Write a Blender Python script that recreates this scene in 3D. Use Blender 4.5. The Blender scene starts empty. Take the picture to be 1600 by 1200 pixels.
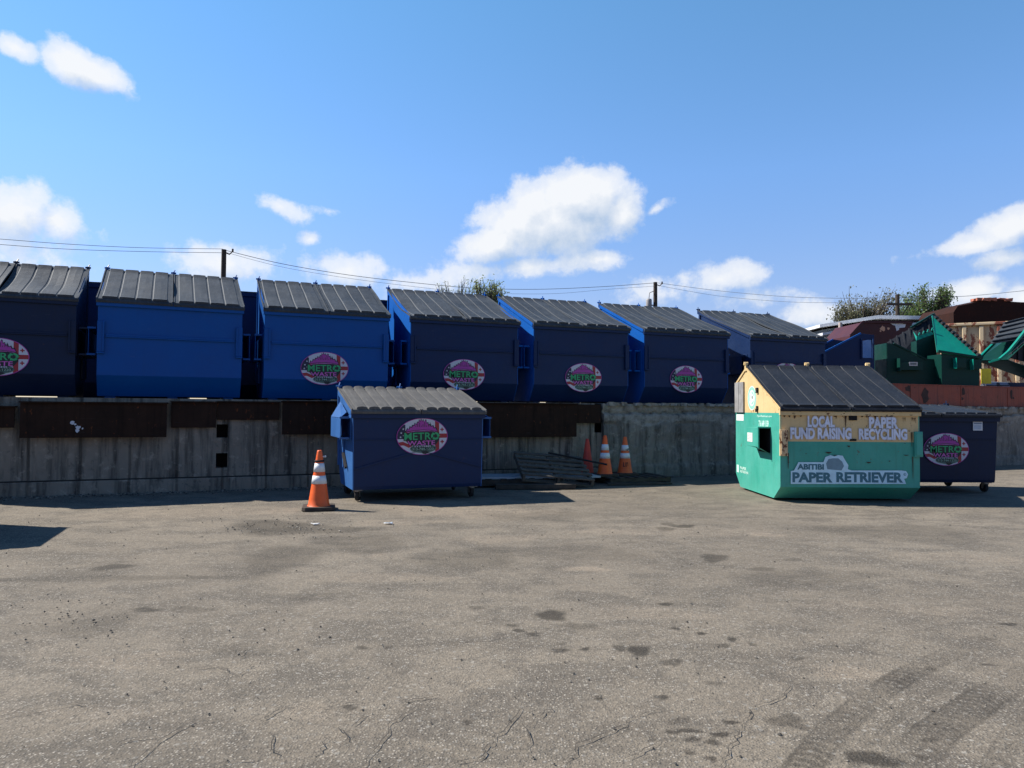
import bpy, math, random
import numpy as np
from mathutils import Vector, Matrix, noise
PI = math.pi
S = bpy.context.scene
COL = S.collection
R = math.radians
random.seed(7)

# ------------------------------------------------------------------ camera
H = 1.22
FPX = 1150.0
pitch = math.atan(40 / FPX)
roll = 0.007
fwd = Vector((0, math.cos(pitch), math.sin(pitch)))
r0 = Vector((1, 0, 0)); u0 = r0.cross(fwd)
right = r0 * math.cos(roll) + u0 * math.sin(roll)
up = -r0 * math.sin(roll) + u0 * math.cos(roll)
cd = bpy.data.cameras.new('camera'); cam = bpy.data.objects.new('camera', cd); COL.objects.link(cam)
M = Matrix((right, up, -fwd)).transposed().to_4x4(); M.translation = Vector((0, 0, H))
cam.matrix_world = M
cd.sensor_fit = 'HORIZONTAL'; cd.sensor_width = 36; cd.lens = 36 * FPX / 1600
cd.clip_start = 0.05; cd.clip_end = 6000
S.camera = cam
CAMP = Vector((0, 0, H))
def ray(px, py):
    return (fwd + right * ((px - 800) / FPX) + up * ((600 - py) / FPX))
def atY(px, py, Y):
    d = ray(px, py); return CAMP + d * (Y / d.y)
def atZ(px, py, z=0.0):
    d = ray(px, py); return CAMP + d * ((z - H) / d.z)

# ------------------------------------------------------------------ sky and sun
SUND = Vector((-0.99, 0.25, 1.0)).normalized()      # towards the sun
sun_el = math.asin(SUND.z)
w = bpy.data.worlds.new('World'); S.world = w; w.use_nodes = True
nt = w.node_tree; N = nt.nodes; L = nt.links
N.clear()
out = N.new('ShaderNodeOutputWorld'); bg = N.new('ShaderNodeBackground')
bg.inputs['Strength'].default_value = 0.14
L.new(bg.outputs[0], out.inputs[0])
sky = N.new('ShaderNodeTexSky'); sky.sky_type = 'NISHITA'; sky.sun_disc = False
sky.sun_elevation = sun_el
sky.sun_rotation = math.atan2(SUND.x, SUND.y)
sky.air_density = 1.0; sky.dust_density = 0.0; sky.ozone_density = 3.0; sky.altitude = 0

def mth(nt, op, a, b=None, c=None, clamp=False):
    n = nt.nodes.new('ShaderNodeMath'); n.operation = op; n.use_clamp = clamp
    for i, v in enumerate((a, b, c)):
        if v is None: continue
        if isinstance(v, (int, float)): n.inputs[i].default_value = v
        else: nt.links.new(v, n.inputs[i])
    return n.outputs[0]
def vmth(nt, op, a, b=None, s=None):
    n = nt.nodes.new('ShaderNodeVectorMath'); n.operation = op
    for i, v in enumerate((a, b)):
        if v is None: continue
        if isinstance(v, (tuple, list)): n.inputs[i].default_value = v
        else: nt.links.new(v, n.inputs[i])
    if s is not None: n.inputs['Scale'].default_value = s
    return n
def rampn(nt, fac, stops):
    n = nt.nodes.new('ShaderNodeValToRGB'); e = n.color_ramp.elements
    while len(e) < len(stops): e.new(0.5)
    for i, (p, c) in enumerate(stops):
        e[i].position = p; e[i].color = (c, c, c, 1) if isinstance(c, (int, float)) else (c[0], c[1], c[2], 1)
    nt.links.new(fac, n.inputs[0]); return n.outputs[0]
def mixc(nt, fac, a, b, mode='MIX'):
    n = nt.nodes.new('ShaderNodeMix'); n.data_type = 'RGBA'; n.blend_type = mode
    for s_, v in ((n.inputs[0], fac), (n.inputs[6], a), (n.inputs[7], b)):
        if isinstance(v, (int, float)): s_.default_value = v
        elif isinstance(v, (tuple, list)): s_.default_value = (v[0], v[1], v[2], 1)
        else: nt.links.new(v, s_)
    return n.outputs[2]
def noisen(nt, vec, scale, detail=4, rough=0.55, dist=0.0):
    n = nt.nodes.new('ShaderNodeTexNoise'); n.inputs['Scale'].default_value = scale
    n.inputs['Detail'].default_value = detail; n.inputs['Roughness'].default_value = rough
    n.inputs['Distortion'].default_value = dist
    if vec is not None: nt.links.new(vec, n.inputs['Vector'])
    return n

# clouds: puffs given by direction (azimuth, elevation), sized in degrees, thickness
# (centre x, centre y, half width, half height, tilt deg, density)
PUFFS = [(860, 345, 112, 50, -8, 1.15), (905, 312, 78, 50, 0, 1.15), (830, 318, 50, 36, -10, .9), (972, 335, 36, 44, 0, .9), (772, 380, 58, 28, -15, 1.0), (1022, 329, 20, 8, -25, .38),
         (850, 415, 120, 16, -5, .46), (945, 405, 45, 15, -6, .5), (730, 425, 50, 20, -10, .34),
         (140, 112, 62, 26, 14, .85), (22, 74, 34, 16, 6, .7), (18, 330, 62, 46, 8, .8), (90, 345, 36, 32, 8, .65), (40, 385, 90, 34, 0, .3),
         (440, 323, 38, 13, 16, .42), (515, 330, 22, 6, 0, .2), (486, 374, 12, 8, 0, .34),
         (352, 412, 72, 34, 0, .62), (545, 422, 60, 26, 0, .6), (650, 442, 60, 24, 0, .35),
         (1125, 436, 60, 26, -4, .62), (1005, 455, 50, 22, 0, .42), (1170, 466, 60, 14, 0, .35), (1280, 490, 50, 20, 0, .5),
         (1520, 384, 78, 15, -6, .6), (1588, 352, 56, 26, -24, .75), (1575, 404, 56, 17, -3, .5), (1520, 455, 62, 22, -5, .5), (1605, 465, 60, 24, 0, .5)]
grp = bpy.data.node_groups.new('cloud_field', 'ShaderNodeTree')
grp.interface.new_socket('P', in_out='INPUT', socket_type='NodeSocketVector')
grp.interface.new_socket('D', in_out='OUTPUT', socket_type='NodeSocketFloat')
gi = grp.nodes.new('NodeGroupInput'); go = grp.nodes.new('NodeGroupOutput')
cur = None
for (cx, cy, rx, ry, t, den) in PUFFS:
    d = ray(cx, cy).normalized(); az = math.atan2(d.x, d.y); el = math.asin(d.z)
    k = 1 / math.sqrt(FPX ** 2 + (cx - 800) ** 2)
    mp = grp.nodes.new('ShaderNodeMapping'); mp.vector_type = 'TEXTURE'
    mp.inputs['Location'].default_value = (az, el, 0)
    mp.inputs['Rotation'].default_value = (0, 0, R(-t))
    mp.inputs['Scale'].default_value = (rx * k * 1.25, ry * k * 1.25, 1)
    if cur is None: grp.links.new(gi.outputs[0], mp.inputs[0])
    else:                                   # evaluated one after the other
        pv = vmth(grp, 'MULTIPLY_ADD', cur, (1e-9, 1e-9, 1e-9)); grp.links.new(gi.outputs[0], pv.inputs[2]); grp.links.new(pv.outputs[0], mp.inputs[0])
    ln = vmth(grp, 'LENGTH', mp.outputs[0]).outputs['Value']
    f = mth(grp, 'MULTIPLY_ADD', ln, -den, den)
    f = mth(grp, 'MAXIMUM', f, -0.6 * 1)
    cur = f if cur is None else mth(grp, 'SMOOTH_MAX', cur, f, 0.12)
n1 = noisen(grp, gi.outputs[0], 15, 8, 0.64, 0.0)
n2 = n1
nn = mth(grp, 'MULTIPLY_ADD', n1.outputs[0], 1.45, -.725)
grp.links.new(mth(grp, 'ADD', cur, nn), go.inputs[0])

tc = N.new('ShaderNodeTexCoord')
sp = N.new('ShaderNodeSeparateXYZ'); L.new(tc.outputs['Generated'], sp.inputs[0])
az = mth(nt, 'ARCTAN2', sp.outputs[0], sp.outputs[1]); el = mth(nt, 'ARCSINE', sp.outputs[2])
cb = N.new('ShaderNodeCombineXYZ'); L.new(az, cb.inputs[0]); L.new(el, cb.inputs[1])
ga = N.new('ShaderNodeGroup'); ga.node_tree = grp; L.new(cb.outputs[0], ga.inputs[0])
sh = vmth(nt, 'ADD', cb.outputs[0], (-0.012, 0.024, 0))
gb = N.new('ShaderNodeGroup'); gb.node_tree = grp; L.new(sh.outputs[0], gb.inputs[0])
dens = rampn(nt, ga.outputs[0], [(0.0, 0.0), (0.10, 0.22), (0.24, 0.70), (0.55, 0.97)])
lit = mth(nt, 'SUBTRACT', ga.outputs[0], mth(nt, 'MULTIPLY', gb.outputs[0], 1.45))
lit = mth(nt, 'MULTIPLY_ADD', lit, 0.85, 0.88, clamp=True)
ccol = mixc(nt, lit, (2.2, 2.85, 3.8), (4.55, 4.65, 4.8))
L.new(sky.outputs[0], bg.inputs[0])
# clear sky: deeper blue, dimmed overhead and behind the camera to cut fill light
hs = N.new('ShaderNodeHueSaturation'); hs.inputs['Saturation'].default_value = 1.05; hs.inputs['Value'].default_value = 1.0
L.new(sky.outputs[0], hs.inputs['Color'])
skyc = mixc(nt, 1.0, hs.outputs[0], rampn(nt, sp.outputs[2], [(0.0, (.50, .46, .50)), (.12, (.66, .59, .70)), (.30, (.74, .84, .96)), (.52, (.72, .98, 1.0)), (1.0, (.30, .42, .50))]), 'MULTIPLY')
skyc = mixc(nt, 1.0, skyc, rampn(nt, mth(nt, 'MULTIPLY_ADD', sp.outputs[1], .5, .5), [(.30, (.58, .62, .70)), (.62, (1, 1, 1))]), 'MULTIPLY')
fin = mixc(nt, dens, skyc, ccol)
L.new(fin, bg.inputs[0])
w.cycles.sampling_method = 'MANUAL'; w.cycles.sample_map_resolution = 512

sd = bpy.data.lights.new('sun', 'SUN'); sd.energy = 5.0; sd.angle = R(0.55); sd.color = (1.0, 0.955, 0.88)
so = bpy.data.objects.new('sun', sd); COL.objects.link(so)
so.rotation_euler = SUND.to_track_quat('Z', 'Y').to_euler(); so.location = (-20, 5, 25)
S.view_settings.view_transform = 'Standard'; S.view_settings.look = 'None'
S.view_settings.exposure = 0.55; S.view_settings.gamma = 1.0
S.render.engine = 'CYCLES'
S.cycles.max_bounces = 6

# ------------------------------------------------------------------ helpers
def tag(o, label=None, cat=None, group=None, kind=None):
    if label: o['label'] = label
    if cat: o['category'] = cat
    if group: o['group'] = group
    if kind: o['kind'] = kind
    return o
def empty(name, loc, rz=0.0):
    o = bpy.data.objects.new(name, None); COL.objects.link(o); o.location = loc; o.rotation_euler = (0, 0, rz)
    o.empty_display_size = 0.2; return o
class MB:
    def __init__(s): s.v = []; s.f = []; s.m = []; s.sm = []
    def add(s, vs, fs, m=0, M=None, smooth=False):
        b = len(s.v)
        for p in vs:
            p = Vector(p)
            if M is not None: p = M @ p
            s.v.append(p[:])
        for f in fs: s.f.append([b + i for i in f]); s.m.append(m); s.sm.append(smooth)
    def box(s, x0, x1, y0, y1, z0, z1, m=0, M=None):
        vs = [(x, y, z) for z in (z0, z1) for y in (y0, y1) for x in (x0, x1)]
        s.add(vs, [(0, 2, 3, 1), (4, 5, 7, 6), (0, 1, 5, 4), (2, 6, 7, 3), (0, 4, 6, 2), (1, 3, 7, 5)], m, M)
    def prismx(s, poly, x0, x1, m=0, M=None):
        # polygon in (y,z), extruded along x
        n = len(poly)
        a = sum(poly[i][0] * poly[(i + 1) % n][1] - poly[(i + 1) % n][0] * poly[i][1] for i in range(n))
        if a < 0: poly = poly[::-1]
        vs = [(x0, y, z) for y, z in poly] + [(x1, y, z) for y, z in poly]
        fs = [list(range(n))[::-1], [n + i for i in range(n)]] + [(i, (i + 1) % n, n + (i + 1) % n, n + i) for i in range(n)]
        s.add(vs, fs, m, M)
    def prismy(s, poly, y0, y1, m=0, M=None):
        # polygon in (x,z), extruded along y
        R_ = Matrix(((0, 1, 0, 0), (1, 0, 0, 0), (0, 0, 1, 0), (0, 0, 0, 1)))
        b = len(s.v); fb = len(s.f)
        s.prismx(poly, y0, y1, m, (M @ R_) if M is not None else R_)
        for k in range(fb, len(s.f)): s.f[k] = s.f[k][::-1]
    def strip(s, pts, t, x0, x1, m=0, M=None):
        # plate following a (y,z) polyline, thickness t to the left side
        for (a, b) in zip(pts[:-1], pts[1:]):
            d = Vector((b[0] - a[0], b[1] - a[1])).normalized(); n = Vector((-d.y, d.x)) * t
            s.prismx([a, b, (b[0] + n.x, b[1] + n.y), (a[0] + n.x, a[1] + n.y)], x0, x1, m, M)
    def bar(s, a, b, wx, wy, m=0, M=None, upv=Vector((0, 0, 1))):
        a = Vector(a); b = Vector(b); d = (b - a); l = d.length; d.normalize()
        x = d.cross(upv)
        if x.length < 1e-4: x = Vector((1, 0, 0))
        x.normalize(); y = x.cross(d)
        T = Matrix((x, d, y)).transposed().to_4x4(); T.translation = a
        s.box(-wx / 2, wx / 2, 0, l, -wy / 2, wy / 2, m, (M @ T) if M is not None else T)
    def tube(s, pts, rad, n=8, m=0, M=None, smooth=True, caps=True):
        pts = [Vector(p) for p in pts]; k = len(pts)
        if isinstance(rad, (int, float)): rad = [rad] * k
        vs = []; fs = []
        prev = None
        for i, p in enumerate(pts):
            d = (pts[min(i + 1, k - 1)] - pts[max(i - 1, 0)]).normalized()
            a = prev if prev is not None else (Vector((0, 0, 1)) if abs(d.z) < .9 else Vector((1, 0, 0)))
            x = (a - d * a.dot(d)).normalized(); y = d.cross(x); prev = x
            for j in range(n):
                t = 2 * PI * j / n; vs.append(p + (x * math.cos(t) + y * math.sin(t)) * rad[i])
        for i in range(k - 1):
            for j in range(n):
                fs.append((i * n + j, i * n + (j + 1) % n, (i + 1) * n + (j + 1) % n, (i + 1) * n + j))
        s.add(vs, fs, m, M, smooth)
        if caps:
            s.add([vs[j] for j in range(n)], [list(range(n))[::-1]], m, M)
            s.add([vs[(k - 1) * n + j] for j in range(n)], [list(range(n))], m, M)
    def lathe(s, prof, n=28, m=0, M=None, smooth=True):
        vs = [(r * math.cos(2 * PI * j / n), r * math.sin(2 * PI * j / n), z) for r, z in prof for j in range(n)]
        fs = [(i * n + j, i * n + (j + 1) % n, (i + 1) * n + (j + 1) % n, (i + 1) * n + j) for i in range(len(prof) - 1) for j in range(n)]
        s.add(vs, fs, m, M, smooth)
    def plate(s, quad, t, m=0, M=None):
        q = [Vector(p) for p in quad]; n = (q[1] - q[0]).cross(q[2] - q[0]).normalized() * t
        k = len(q); vs = q + [p - n for p in q]
        fs = [list(range(k)), [k + i for i in range(k)][::-1]] + [(i, k + i, k + (i + 1) % k, (i + 1) % k) for i in range(k)]
        s.add(vs, fs, m, M)
    def build(s, name, mats, parent=None, bevel=0, loc=None, rz=None, seg=2):
        me = bpy.data.meshes.new(name); me.from_pydata([tuple(v) for v in s.v], [], s.f)
        if not isinstance(mats, (list, tuple)): mats = [mats]
        for q in mats: me.materials.append(q)
        me.polygons.foreach_set('material_index', s.m); me.polygons.foreach_set('use_smooth', s.sm)
        me.update()
        o = bpy.data.objects.new(name, me); COL.objects.link(o)
        if parent: o.parent = parent
        if loc is not None: o.location = loc
        if rz is not None: o.rotation_euler = (0, 0, rz)
        if bevel:
            b = o.modifiers.new('bevel', 'BEVEL'); b.width = bevel; b.segments = seg; b.limit_method = 'ANGLE'; b.angle_limit = R(40)
        return o

# ------------------------------------------------------------------ materials
def newmat(name):
    m = bpy.data.materials.new(name); m.use_nodes = True
    nt = m.node_tree; b = nt.nodes['Principled BSDF']
    t = nt.nodes.new('ShaderNodeTexCoord'); return m, nt, b, t.outputs['Object']
def bump(nt, b, h, strength=0.3, dist=0.01):
    n = nt.nodes.new('ShaderNodeBump'); n.inputs['Strength'].default_value = strength; n.inputs['Distance'].default_value = dist
    nt.links.new(h, n.inputs['Height']); nt.links.new(n.outputs[0], b.inputs['Normal'])
def scaled(nt, vec, sc, loc=(0, 0, 0)):
    mp = nt.nodes.new('ShaderNodeMapping'); mp.inputs['Scale'].default_value = sc; mp.inputs['Location'].default_value = loc
    nt.links.new(vec, mp.inputs[0]); return mp.outputs[0]
def plain(name, col, rough=0.6, metal=0.0, var=0.12, spec=0.5):
    m, nt, b, t = newmat(name)
    n = noisen(nt, t, 9, 4)
    c = mixc(nt, rampn(nt, n.outputs[0], [(.3, 0.0), (.7, 1.0)]), [x * (1 - var) for x in col], [min(1, x * (1 + var)) for x in col])
    nt.links.new(c, b.inputs['Base Color']); b.inputs['Roughness'].default_value = rough; b.inputs['Metallic'].default_value = metal
    b.inputs['Specular IOR Level'].default_value = spec
    return m
def paint(name, col, rough=0.42, dirt=0.35, rust=0.5, dirtcol=(.10, .085, .07), fade=(1.35, 1.25, 1.15), seed=0.0, spec=0.35, scr=True):
    """painted steel: faded patches, vertical grime streaks, small rust chips, slightly dented plates"""
    m, nt, b, t0 = newmat(name)
    inf = nt.nodes.new('ShaderNodeObjectInfo')
    off = vmth(nt, 'SCALE', inf.outputs['Location'], None, 0.37).outputs[0]
    t = vmth(nt, 'ADD', t0, off).outputs[0]
    n1 = noisen(nt, scaled(nt, t, (1.2, 1.2, 1.2), (seed, 0, 0)), 1.6, 5, .6)
    c = mixc(nt, rampn(nt, n1.outputs[0], [(.35, 0.0), (.72, .8)]), col, [x * f for x, f in zip(col, fade)])
    st = noisen(nt, scaled(nt, t, (16, 16, .8), (seed, 3, 0)), 1.0, 5, .6)
    c = mixc(nt, mth(nt, 'MULTIPLY', rampn(nt, st.outputs[0], [(.52, 0.0), (.78, 1.0)]), dirt), c, dirtcol)
    n2 = noisen(nt, t, 5.5, 8, .65)
    c = mixc(nt, mth(nt, 'MULTIPLY', rampn(nt, n2.outputs[0], [(.56, 0.0), (.74, 1.0)]), dirt * .8), c, [x * 1.3 for x in dirtcol])
    if scr:
        s1 = noisen(nt, scaled(nt, t, (3, 3, 60), (1, 1, seed)), 1.5, 3, .5)
        c = mixc(nt, mth(nt, 'MULTIPLY', rampn(nt, s1.outputs[0], [(.70, 0.0), (.73, 1.0)]), .10), c, (.2, .21, .23))
    n3 = noisen(nt, scaled(nt, t, (1, 1, .6), (7, seed, 0)), 14, 6, .7)
    rm = mth(nt, 'MULTIPLY', rampn(nt, n3.outputs[0], [(.675 - .06 * rust, 0.0), (.70 - .06 * rust, 1.0)]), min(1, rust * 1.4))
    rc = mixc(nt, noisen(nt, t, 40, 3).outputs[0], (.05, .018, .01), (.22, .075, .03))
    c = mixc(nt, rm, c, rc)
    nt.links.new(c, b.inputs['Base Color'])
    nt.links.new(mth(nt, 'MULTIPLY_ADD', n1.outputs[0], .25, rough - .1), b.inputs['Roughness'])
    b.inputs['Specular IOR Level'].default_value = spec
    dn = noisen(nt, t, 2.2, 3, .5)
    bump(nt, b, mth(nt, 'ADD', mth(nt, 'MULTIPLY', dn.outputs[0], 1.0), mth(nt, 'MULTIPLY', n3.outputs[0], .06)), .55, .035)
    return m

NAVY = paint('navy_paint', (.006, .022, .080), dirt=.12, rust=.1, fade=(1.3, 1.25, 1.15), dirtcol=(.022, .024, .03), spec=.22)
NAVY2 = paint('dark_navy_paint', (.007, .017, .050), dirt=.18, rust=.12, seed=4, dirtcol=(.022, .022, .024), spec=.22)
BLUE = paint('blue_paint', (.0008, .072, .290), dirt=.10, rust=.06, fade=(1.3, 1.15, 1.1), seed=2, dirtcol=(.01, .03, .08), spec=.22)
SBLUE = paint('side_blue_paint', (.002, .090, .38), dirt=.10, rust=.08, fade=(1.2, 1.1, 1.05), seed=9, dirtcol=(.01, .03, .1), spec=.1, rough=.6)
DGREEN = paint('dark_green_paint', (.003, .036, .029), dirt=.2, rust=.15, seed=5, dirtcol=(.01, .02, .015), spec=.2)
TEAL = paint('sunlit_teal_green', (.0, .20, .145), dirt=.08, rust=.1, seed=6, dirtcol=(.01, .08, .06))  # sunlit tone of the dark green bins, brightness put into the colour
MAROON = paint('maroon_paint', (.06, .010, .010), dirt=.25, rust=.4, seed=3, dirtcol=(.03, .015, .012))
BROWN = paint('brown_rust_steel', (.030, .014, .011), dirt=.3, rust=.7, seed=8, fade=(1.6, 1.3, 1.2), rough=.75, dirtcol=(.015, .01, .008), spec=.1)
PLATE = paint('rusty_dark_plate', (.026, .016, .012), dirt=.6, rust=.8, dirtcol=(.008, .007, .006), seed=13, rough=.85, fade=(2.1, 1.8, 1.6), spec=.1)
BEAM = paint('red_primer_steel', (.26, .062, .036), dirt=.6, rust=.9, seed=14, rough=.6, dirtcol=(.04, .025, .022))

def lidmat(name, col, fade, rough=.55):
    m, nt, b, t0 = newmat(name)
    inf = nt.nodes.new('ShaderNodeObjectInfo')
    t = vmth(nt, 'ADD', t0, vmth(nt, 'SCALE', inf.outputs['Location'], None, 0.61).outputs[0]).outputs[0]
    n1 = noisen(nt, t, 3.0, 6, .65); n2 = noisen(nt, scaled(nt, t, (14, 2, 2)), 1.5, 5, .6); n3 = noisen(nt, t, 60, 3)
    c = mixc(nt, rampn(nt, n1.outputs[0], [(.35, 0.0), (.7, 1.0)]), col, fade)
    c = mixc(nt, mth(nt, 'MULTIPLY', rampn(nt, n2.outputs[0], [(.5, 0.0), (.75, 1.0)]), .5), c, [x * 1.5 for x in fade])
    c = mixc(nt, mth(nt, 'MULTIPLY', rampn(nt, n3.outputs[0], [(.62, 0.0), (.72, 1.0)]), .25), c, (.3, .29, .27))
    nt.links.new(c, b.inputs['Base Color'])
    nt.links.new(mth(nt, 'MULTIPLY_ADD', n1.outputs[0], .3, rough - .05), b.inputs['Roughness']); b.inputs['Specular IOR Level'].default_value = .28
    bump(nt, b, mth(nt, 'ADD', n1.outputs[0], mth(nt, 'MULTIPLY', n3.outputs[0], .04)), .5, .02)
    return m
LID = lidmat('grey_lid_plastic', (.034, .041, .050), (.056, .065, .076))
LIDL = lidmat('faded_lid_plastic', (.082, .080, .078), (.118, .114, .108), .75)
LIDB = lidmat('black_lid_plastic', (.013, .015, .020), (.023, .026, .033), .5)
RUB = plain('black_rubber', (.018, .017, .017), .85)
STEEL = plain('dull_steel', (.25, .25, .25), .45, .8)
DARK = plain('dark_cavity', (.006, .006, .007), .95)
WHITE = plain('white_vinyl', (.62, .63, .66), .5, var=.08)
def flat(name, col, rough=.5): return plain(name, col, rough, var=.06)
STK = [flat('sticker_magenta', (.42, .045, .33)), flat('sticker_white', (.58, .58, .64)), flat('sticker_navy', (.012, .012, .045)),
       flat('sticker_red', (.36, .022, .028)), flat('sticker_black', (.012, .016, .018)), flat('sticker_green', (.035, .42, .15)),
       flat('sticker_pink', (.70, .14, .52)), flat('sticker_grey_green', (.07, .15, .12)), flat('sticker_pale_green', (.30, .50, .38))]

# ------------------------------------------------------------------ text
_tc = {}
def text2d(s, offset=0.0, spacing=1.0):
    key = (s, offset, spacing)
    if key in _tc: return _tc[key]
    c = bpy.data.curves.new('t', 'FONT'); c.body = s; c.size = 1; c.offset = offset; c.space_character = spacing; c.resolution_u = 3
    o = bpy.data.objects.new('t', c); COL.objects.link(o)
    dg = bpy.context.evaluated_depsgraph_get(); dg.update()
    me = bpy.data.meshes.new_from_object(o.evaluated_get(dg))
    vs = [(v.co.x, v.co.y) for v in me.vertices]; fs = [list(p.vertices) for p in me.polygons]
    bpy.data.objects.remove(o); bpy.data.curves.remove(c); bpy.data.meshes.remove(me)
    _tc[key] = (vs, fs); return vs, fs
def put_text(mb, s, x0, x1, z0, z1, y, m, offset=0.0, spacing=1.0, M=None, ref=None):
    """text in the x-z plane facing -y, stretched to the box"""
    vs, fs = text2d(s, offset, spacing)
    rv = text2d(s, 0.0, spacing)[0] if ref is None else ref
    ax = min(v[0] for v in rv); bx = max(v[0] for v in rv); az_ = min(v[1] for v in rv); bz = max(v[1] for v in rv)
    kx = (x1 - x0) / (bx - ax); kz = (z1 - z0) / (bz - az_)
    mb.add([(x0 + (v[0] - ax) * kx, y, z0 + (v[1] - az_) * kz) for v in vs], fs, m, M)
def poly(mb, pts, y, m, M=None):
    pts = list(pts)
    n = len(pts); a = sum(pts[i][0] * pts[(i + 1) % n][1] - pts[(i + 1) % n][0] * pts[i][1] for i in range(n))
    if a < 0: pts = pts[::-1]
    mb.add([(p[0], y, p[1]) for p in pts], [list(range(n))], m, M)
def clip(pts, cv):
    outp = list(pts); n = len(cv)
    for i in range(n):
        a = cv[i]; b = cv[(i + 1) % n]; inp = outp; outp = []
        def side(p): return (b[0] - a[0]) * (p[1] - a[1]) - (b[1] - a[1]) * (p[0] - a[0])
        for j in range(len(inp)):
            p = inp[j]; q = inp[(j + 1) % len(inp)]; sp_ = side(p); sq = side(q)
            if sp_ >= 0: outp.append(p)
            if (sp_ >= 0) != (sq >= 0):
                t = sp_ / (sp_ - sq); outp.append((p[0] + (q[0] - p[0]) * t, p[1] + (q[1] - p[1]) * t))
        if not outp: return []
    return outp
def ell(a, b, n=44, cx=0, cz=0): return [(cx + a * math.cos(2 * PI * i / n), cz + b * math.sin(2 * PI * i / n)) for i in range(n)]

def sticker_mesh():
    mb = MB(); e = .0010
    poly(mb, ell(.372, .262), 0, 0)
    C = ell(.362, .253)
    def cp(pts, lay, m):
        q = clip(pts, C)
        if q: poly(mb, q, -e * lay, m)
    cp(ell(.4, .3), 1, 1)
    rc = lambda x0, x1, z0, z1: [(x0, z0), (x1, z0), (x1, z1), (x0, z1)]
    # star field and stripes at the left
    cp(rc(-.37, -.245, -.03, .17), 2, 2)
    for (x, z) in ((-.275, .11), (-.305, .055), (-.315, -.005), (-.27, .02)):
        st = [(x + (.017 if k % 2 == 0 else .007) * math.sin(PI * k / 5), z + (.017 if k % 2 == 0 else .007) * math.cos(PI * k / 5)) for k in range(10)]
        cp(st, 3, 1)
    cp([(-.35, -.075), (-.28, -.068), (-.21, -.10), (-.15, -.08), (-.15, -.135), (-.20, -.155), (-.27, -.12), (-.33, -.12)], 2, 3)
    # right field with the red bars and small crosses
    cp(rc(.185, .245, -.26, .22), 2, 3); cp(rc(.245, .372, -.025, .035), 2, 3)
    for (x, z) in ((.288, .095), (.288, -.08)):
        cp(rc(x - .008, x + .008, z - .026, z + .026), 2, 3); cp(rc(x - .026, x + .026, z - .008, z + .008), 3, 3)
    cp(rc(-.245, -.13, .05, .085), 3, 3)
    # skyline
    sky_ = [(-.235, .075), (-.205, .115), (-.19, .10), (-.175, .135), (-.15, .125), (-.14, .155), (-.115, .15), (-.105, .185), (-.085, .16), (-.07, .20),
            (-.055, .19), (-.045, .235), (-.03, .205), (-.018, .245), (.0, .205), (.012, .235), (.028, .19), (.04, .225), (.055, .22), (.06, .18), (.08, .19),
            (.09, .155), (.115, .165), (.125, .135), (.15, .145), (.165, .11), (.19, .115), (.215, .07), (.11, .09), (0, .097), (-.11, .092)]
    cp([(p[0] * 1.06, p[1] + (.014 if p[1] > .1 else -.01)) for p in sky_], 4, 4); cp(sky_, 5, 0)
    for k in range(9):
        x = -.10 + k * .026; cp(rc(x, x + .008, .135, .155 + .02 * (k % 3)), 6, 4)
    cp([(-.22, .062), (-.1, .083), (.1, .083), (.2, .062), (.2, .055), (.1, .073), (-.1, .073), (-.22, .055)], 6, 6)
    # banner, words
    cp([(-.25, .05), (-.1, .075), (.12, .075), (.245, .05), (.245, -.05), (.19, -.125), (-.17, -.125), (-.25, -.05)], 7, 4)
    cp(ell(.19, .06, 30, .01, -.17), 6, 7)
    g = [(-.16, -.14), (-.12, -.20), (-.05, -.235), (.05, -.24), (.13, -.20), (.19, -.15)]
    put_text(mb, 'METR', -.265, .125, -.048, .058, -e * 8, 4, .05)
    put_text(mb, 'METR', -.26, .12, -.044, .054, -e * 9, 5, .014)
    for k in range(3):                       # the O: three chasing arrows
        a0 = PI / 2 + k * 2 * PI / 3; cx, cz, r, wd = .185, .004, .040, .013
        arc = [a0 - i * (2 * PI / 3 - .62) / 5 for i in range(6)]
        poly(mb, [(cx + (r + wd) * math.cos(a) * 1.2, cz + (r + wd) * math.sin(a)) for a in arc] + [(cx + (r - wd) * math.cos(a) * 1.2, cz + (r - wd) * math.sin(a)) for a in arc[::-1]], -e * 9, 5)
        a = arc[-1]; tip = a - .52
        poly(mb, [(cx + (r + wd * 1.9) * math.cos(a) * 1.2, cz + (r + wd * 1.9) * math.sin(a)), (cx + r * math.cos(tip) * 1.2, cz + r * math.sin(tip)), (cx + (r - wd * 1.9) * math.cos(a) * 1.2, cz + (r - wd * 1.9) * math.sin(a))], -e * 10, 5)
    put_text(mb, 'WASTE', -.215, .18, -.122, -.060, -e * 8, 4, .06)
    put_text(mb, 'WASTE', -.215, .18, -.122, -.060, -e * 9, 6, .012)
    cp(rc(-.13, .13, -.150, -.126), 8, 4)
    put_text(mb, 'SYSTEMS', -.12, .12, -.148, -.128, -e * 9, 1, .02)
    cp([(-.17, -.155), (.19, -.155), (.15, -.198), (-.13, -.198)], 8, 4)
    put_text(mb, '313-744-1220', -.15, .16, -.192, -.160, -e * 9, 8, .012)
    cp([(-.02, -.205), (.06, -.205), (.10, -.225), (.04, -.25), (0, -.24)], 8, 4)
    o = mb.build('sticker', STK); me = o.data; bpy.data.objects.remove(o); return me
STICKER = sticker_mesh()
def add_sticker(par, x, z, y=-.006, k=1.0, rot=0.0):
    rot = random.uniform(-.02, .02)
    o = bpy.data.objects.new('sticker', STICKER); COL.objects.link(o); o.parent = par
    o.location = (x, y, z); o.scale = (k, 1, k); o.rotation_euler = (0, rot, 0)
    return o

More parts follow.
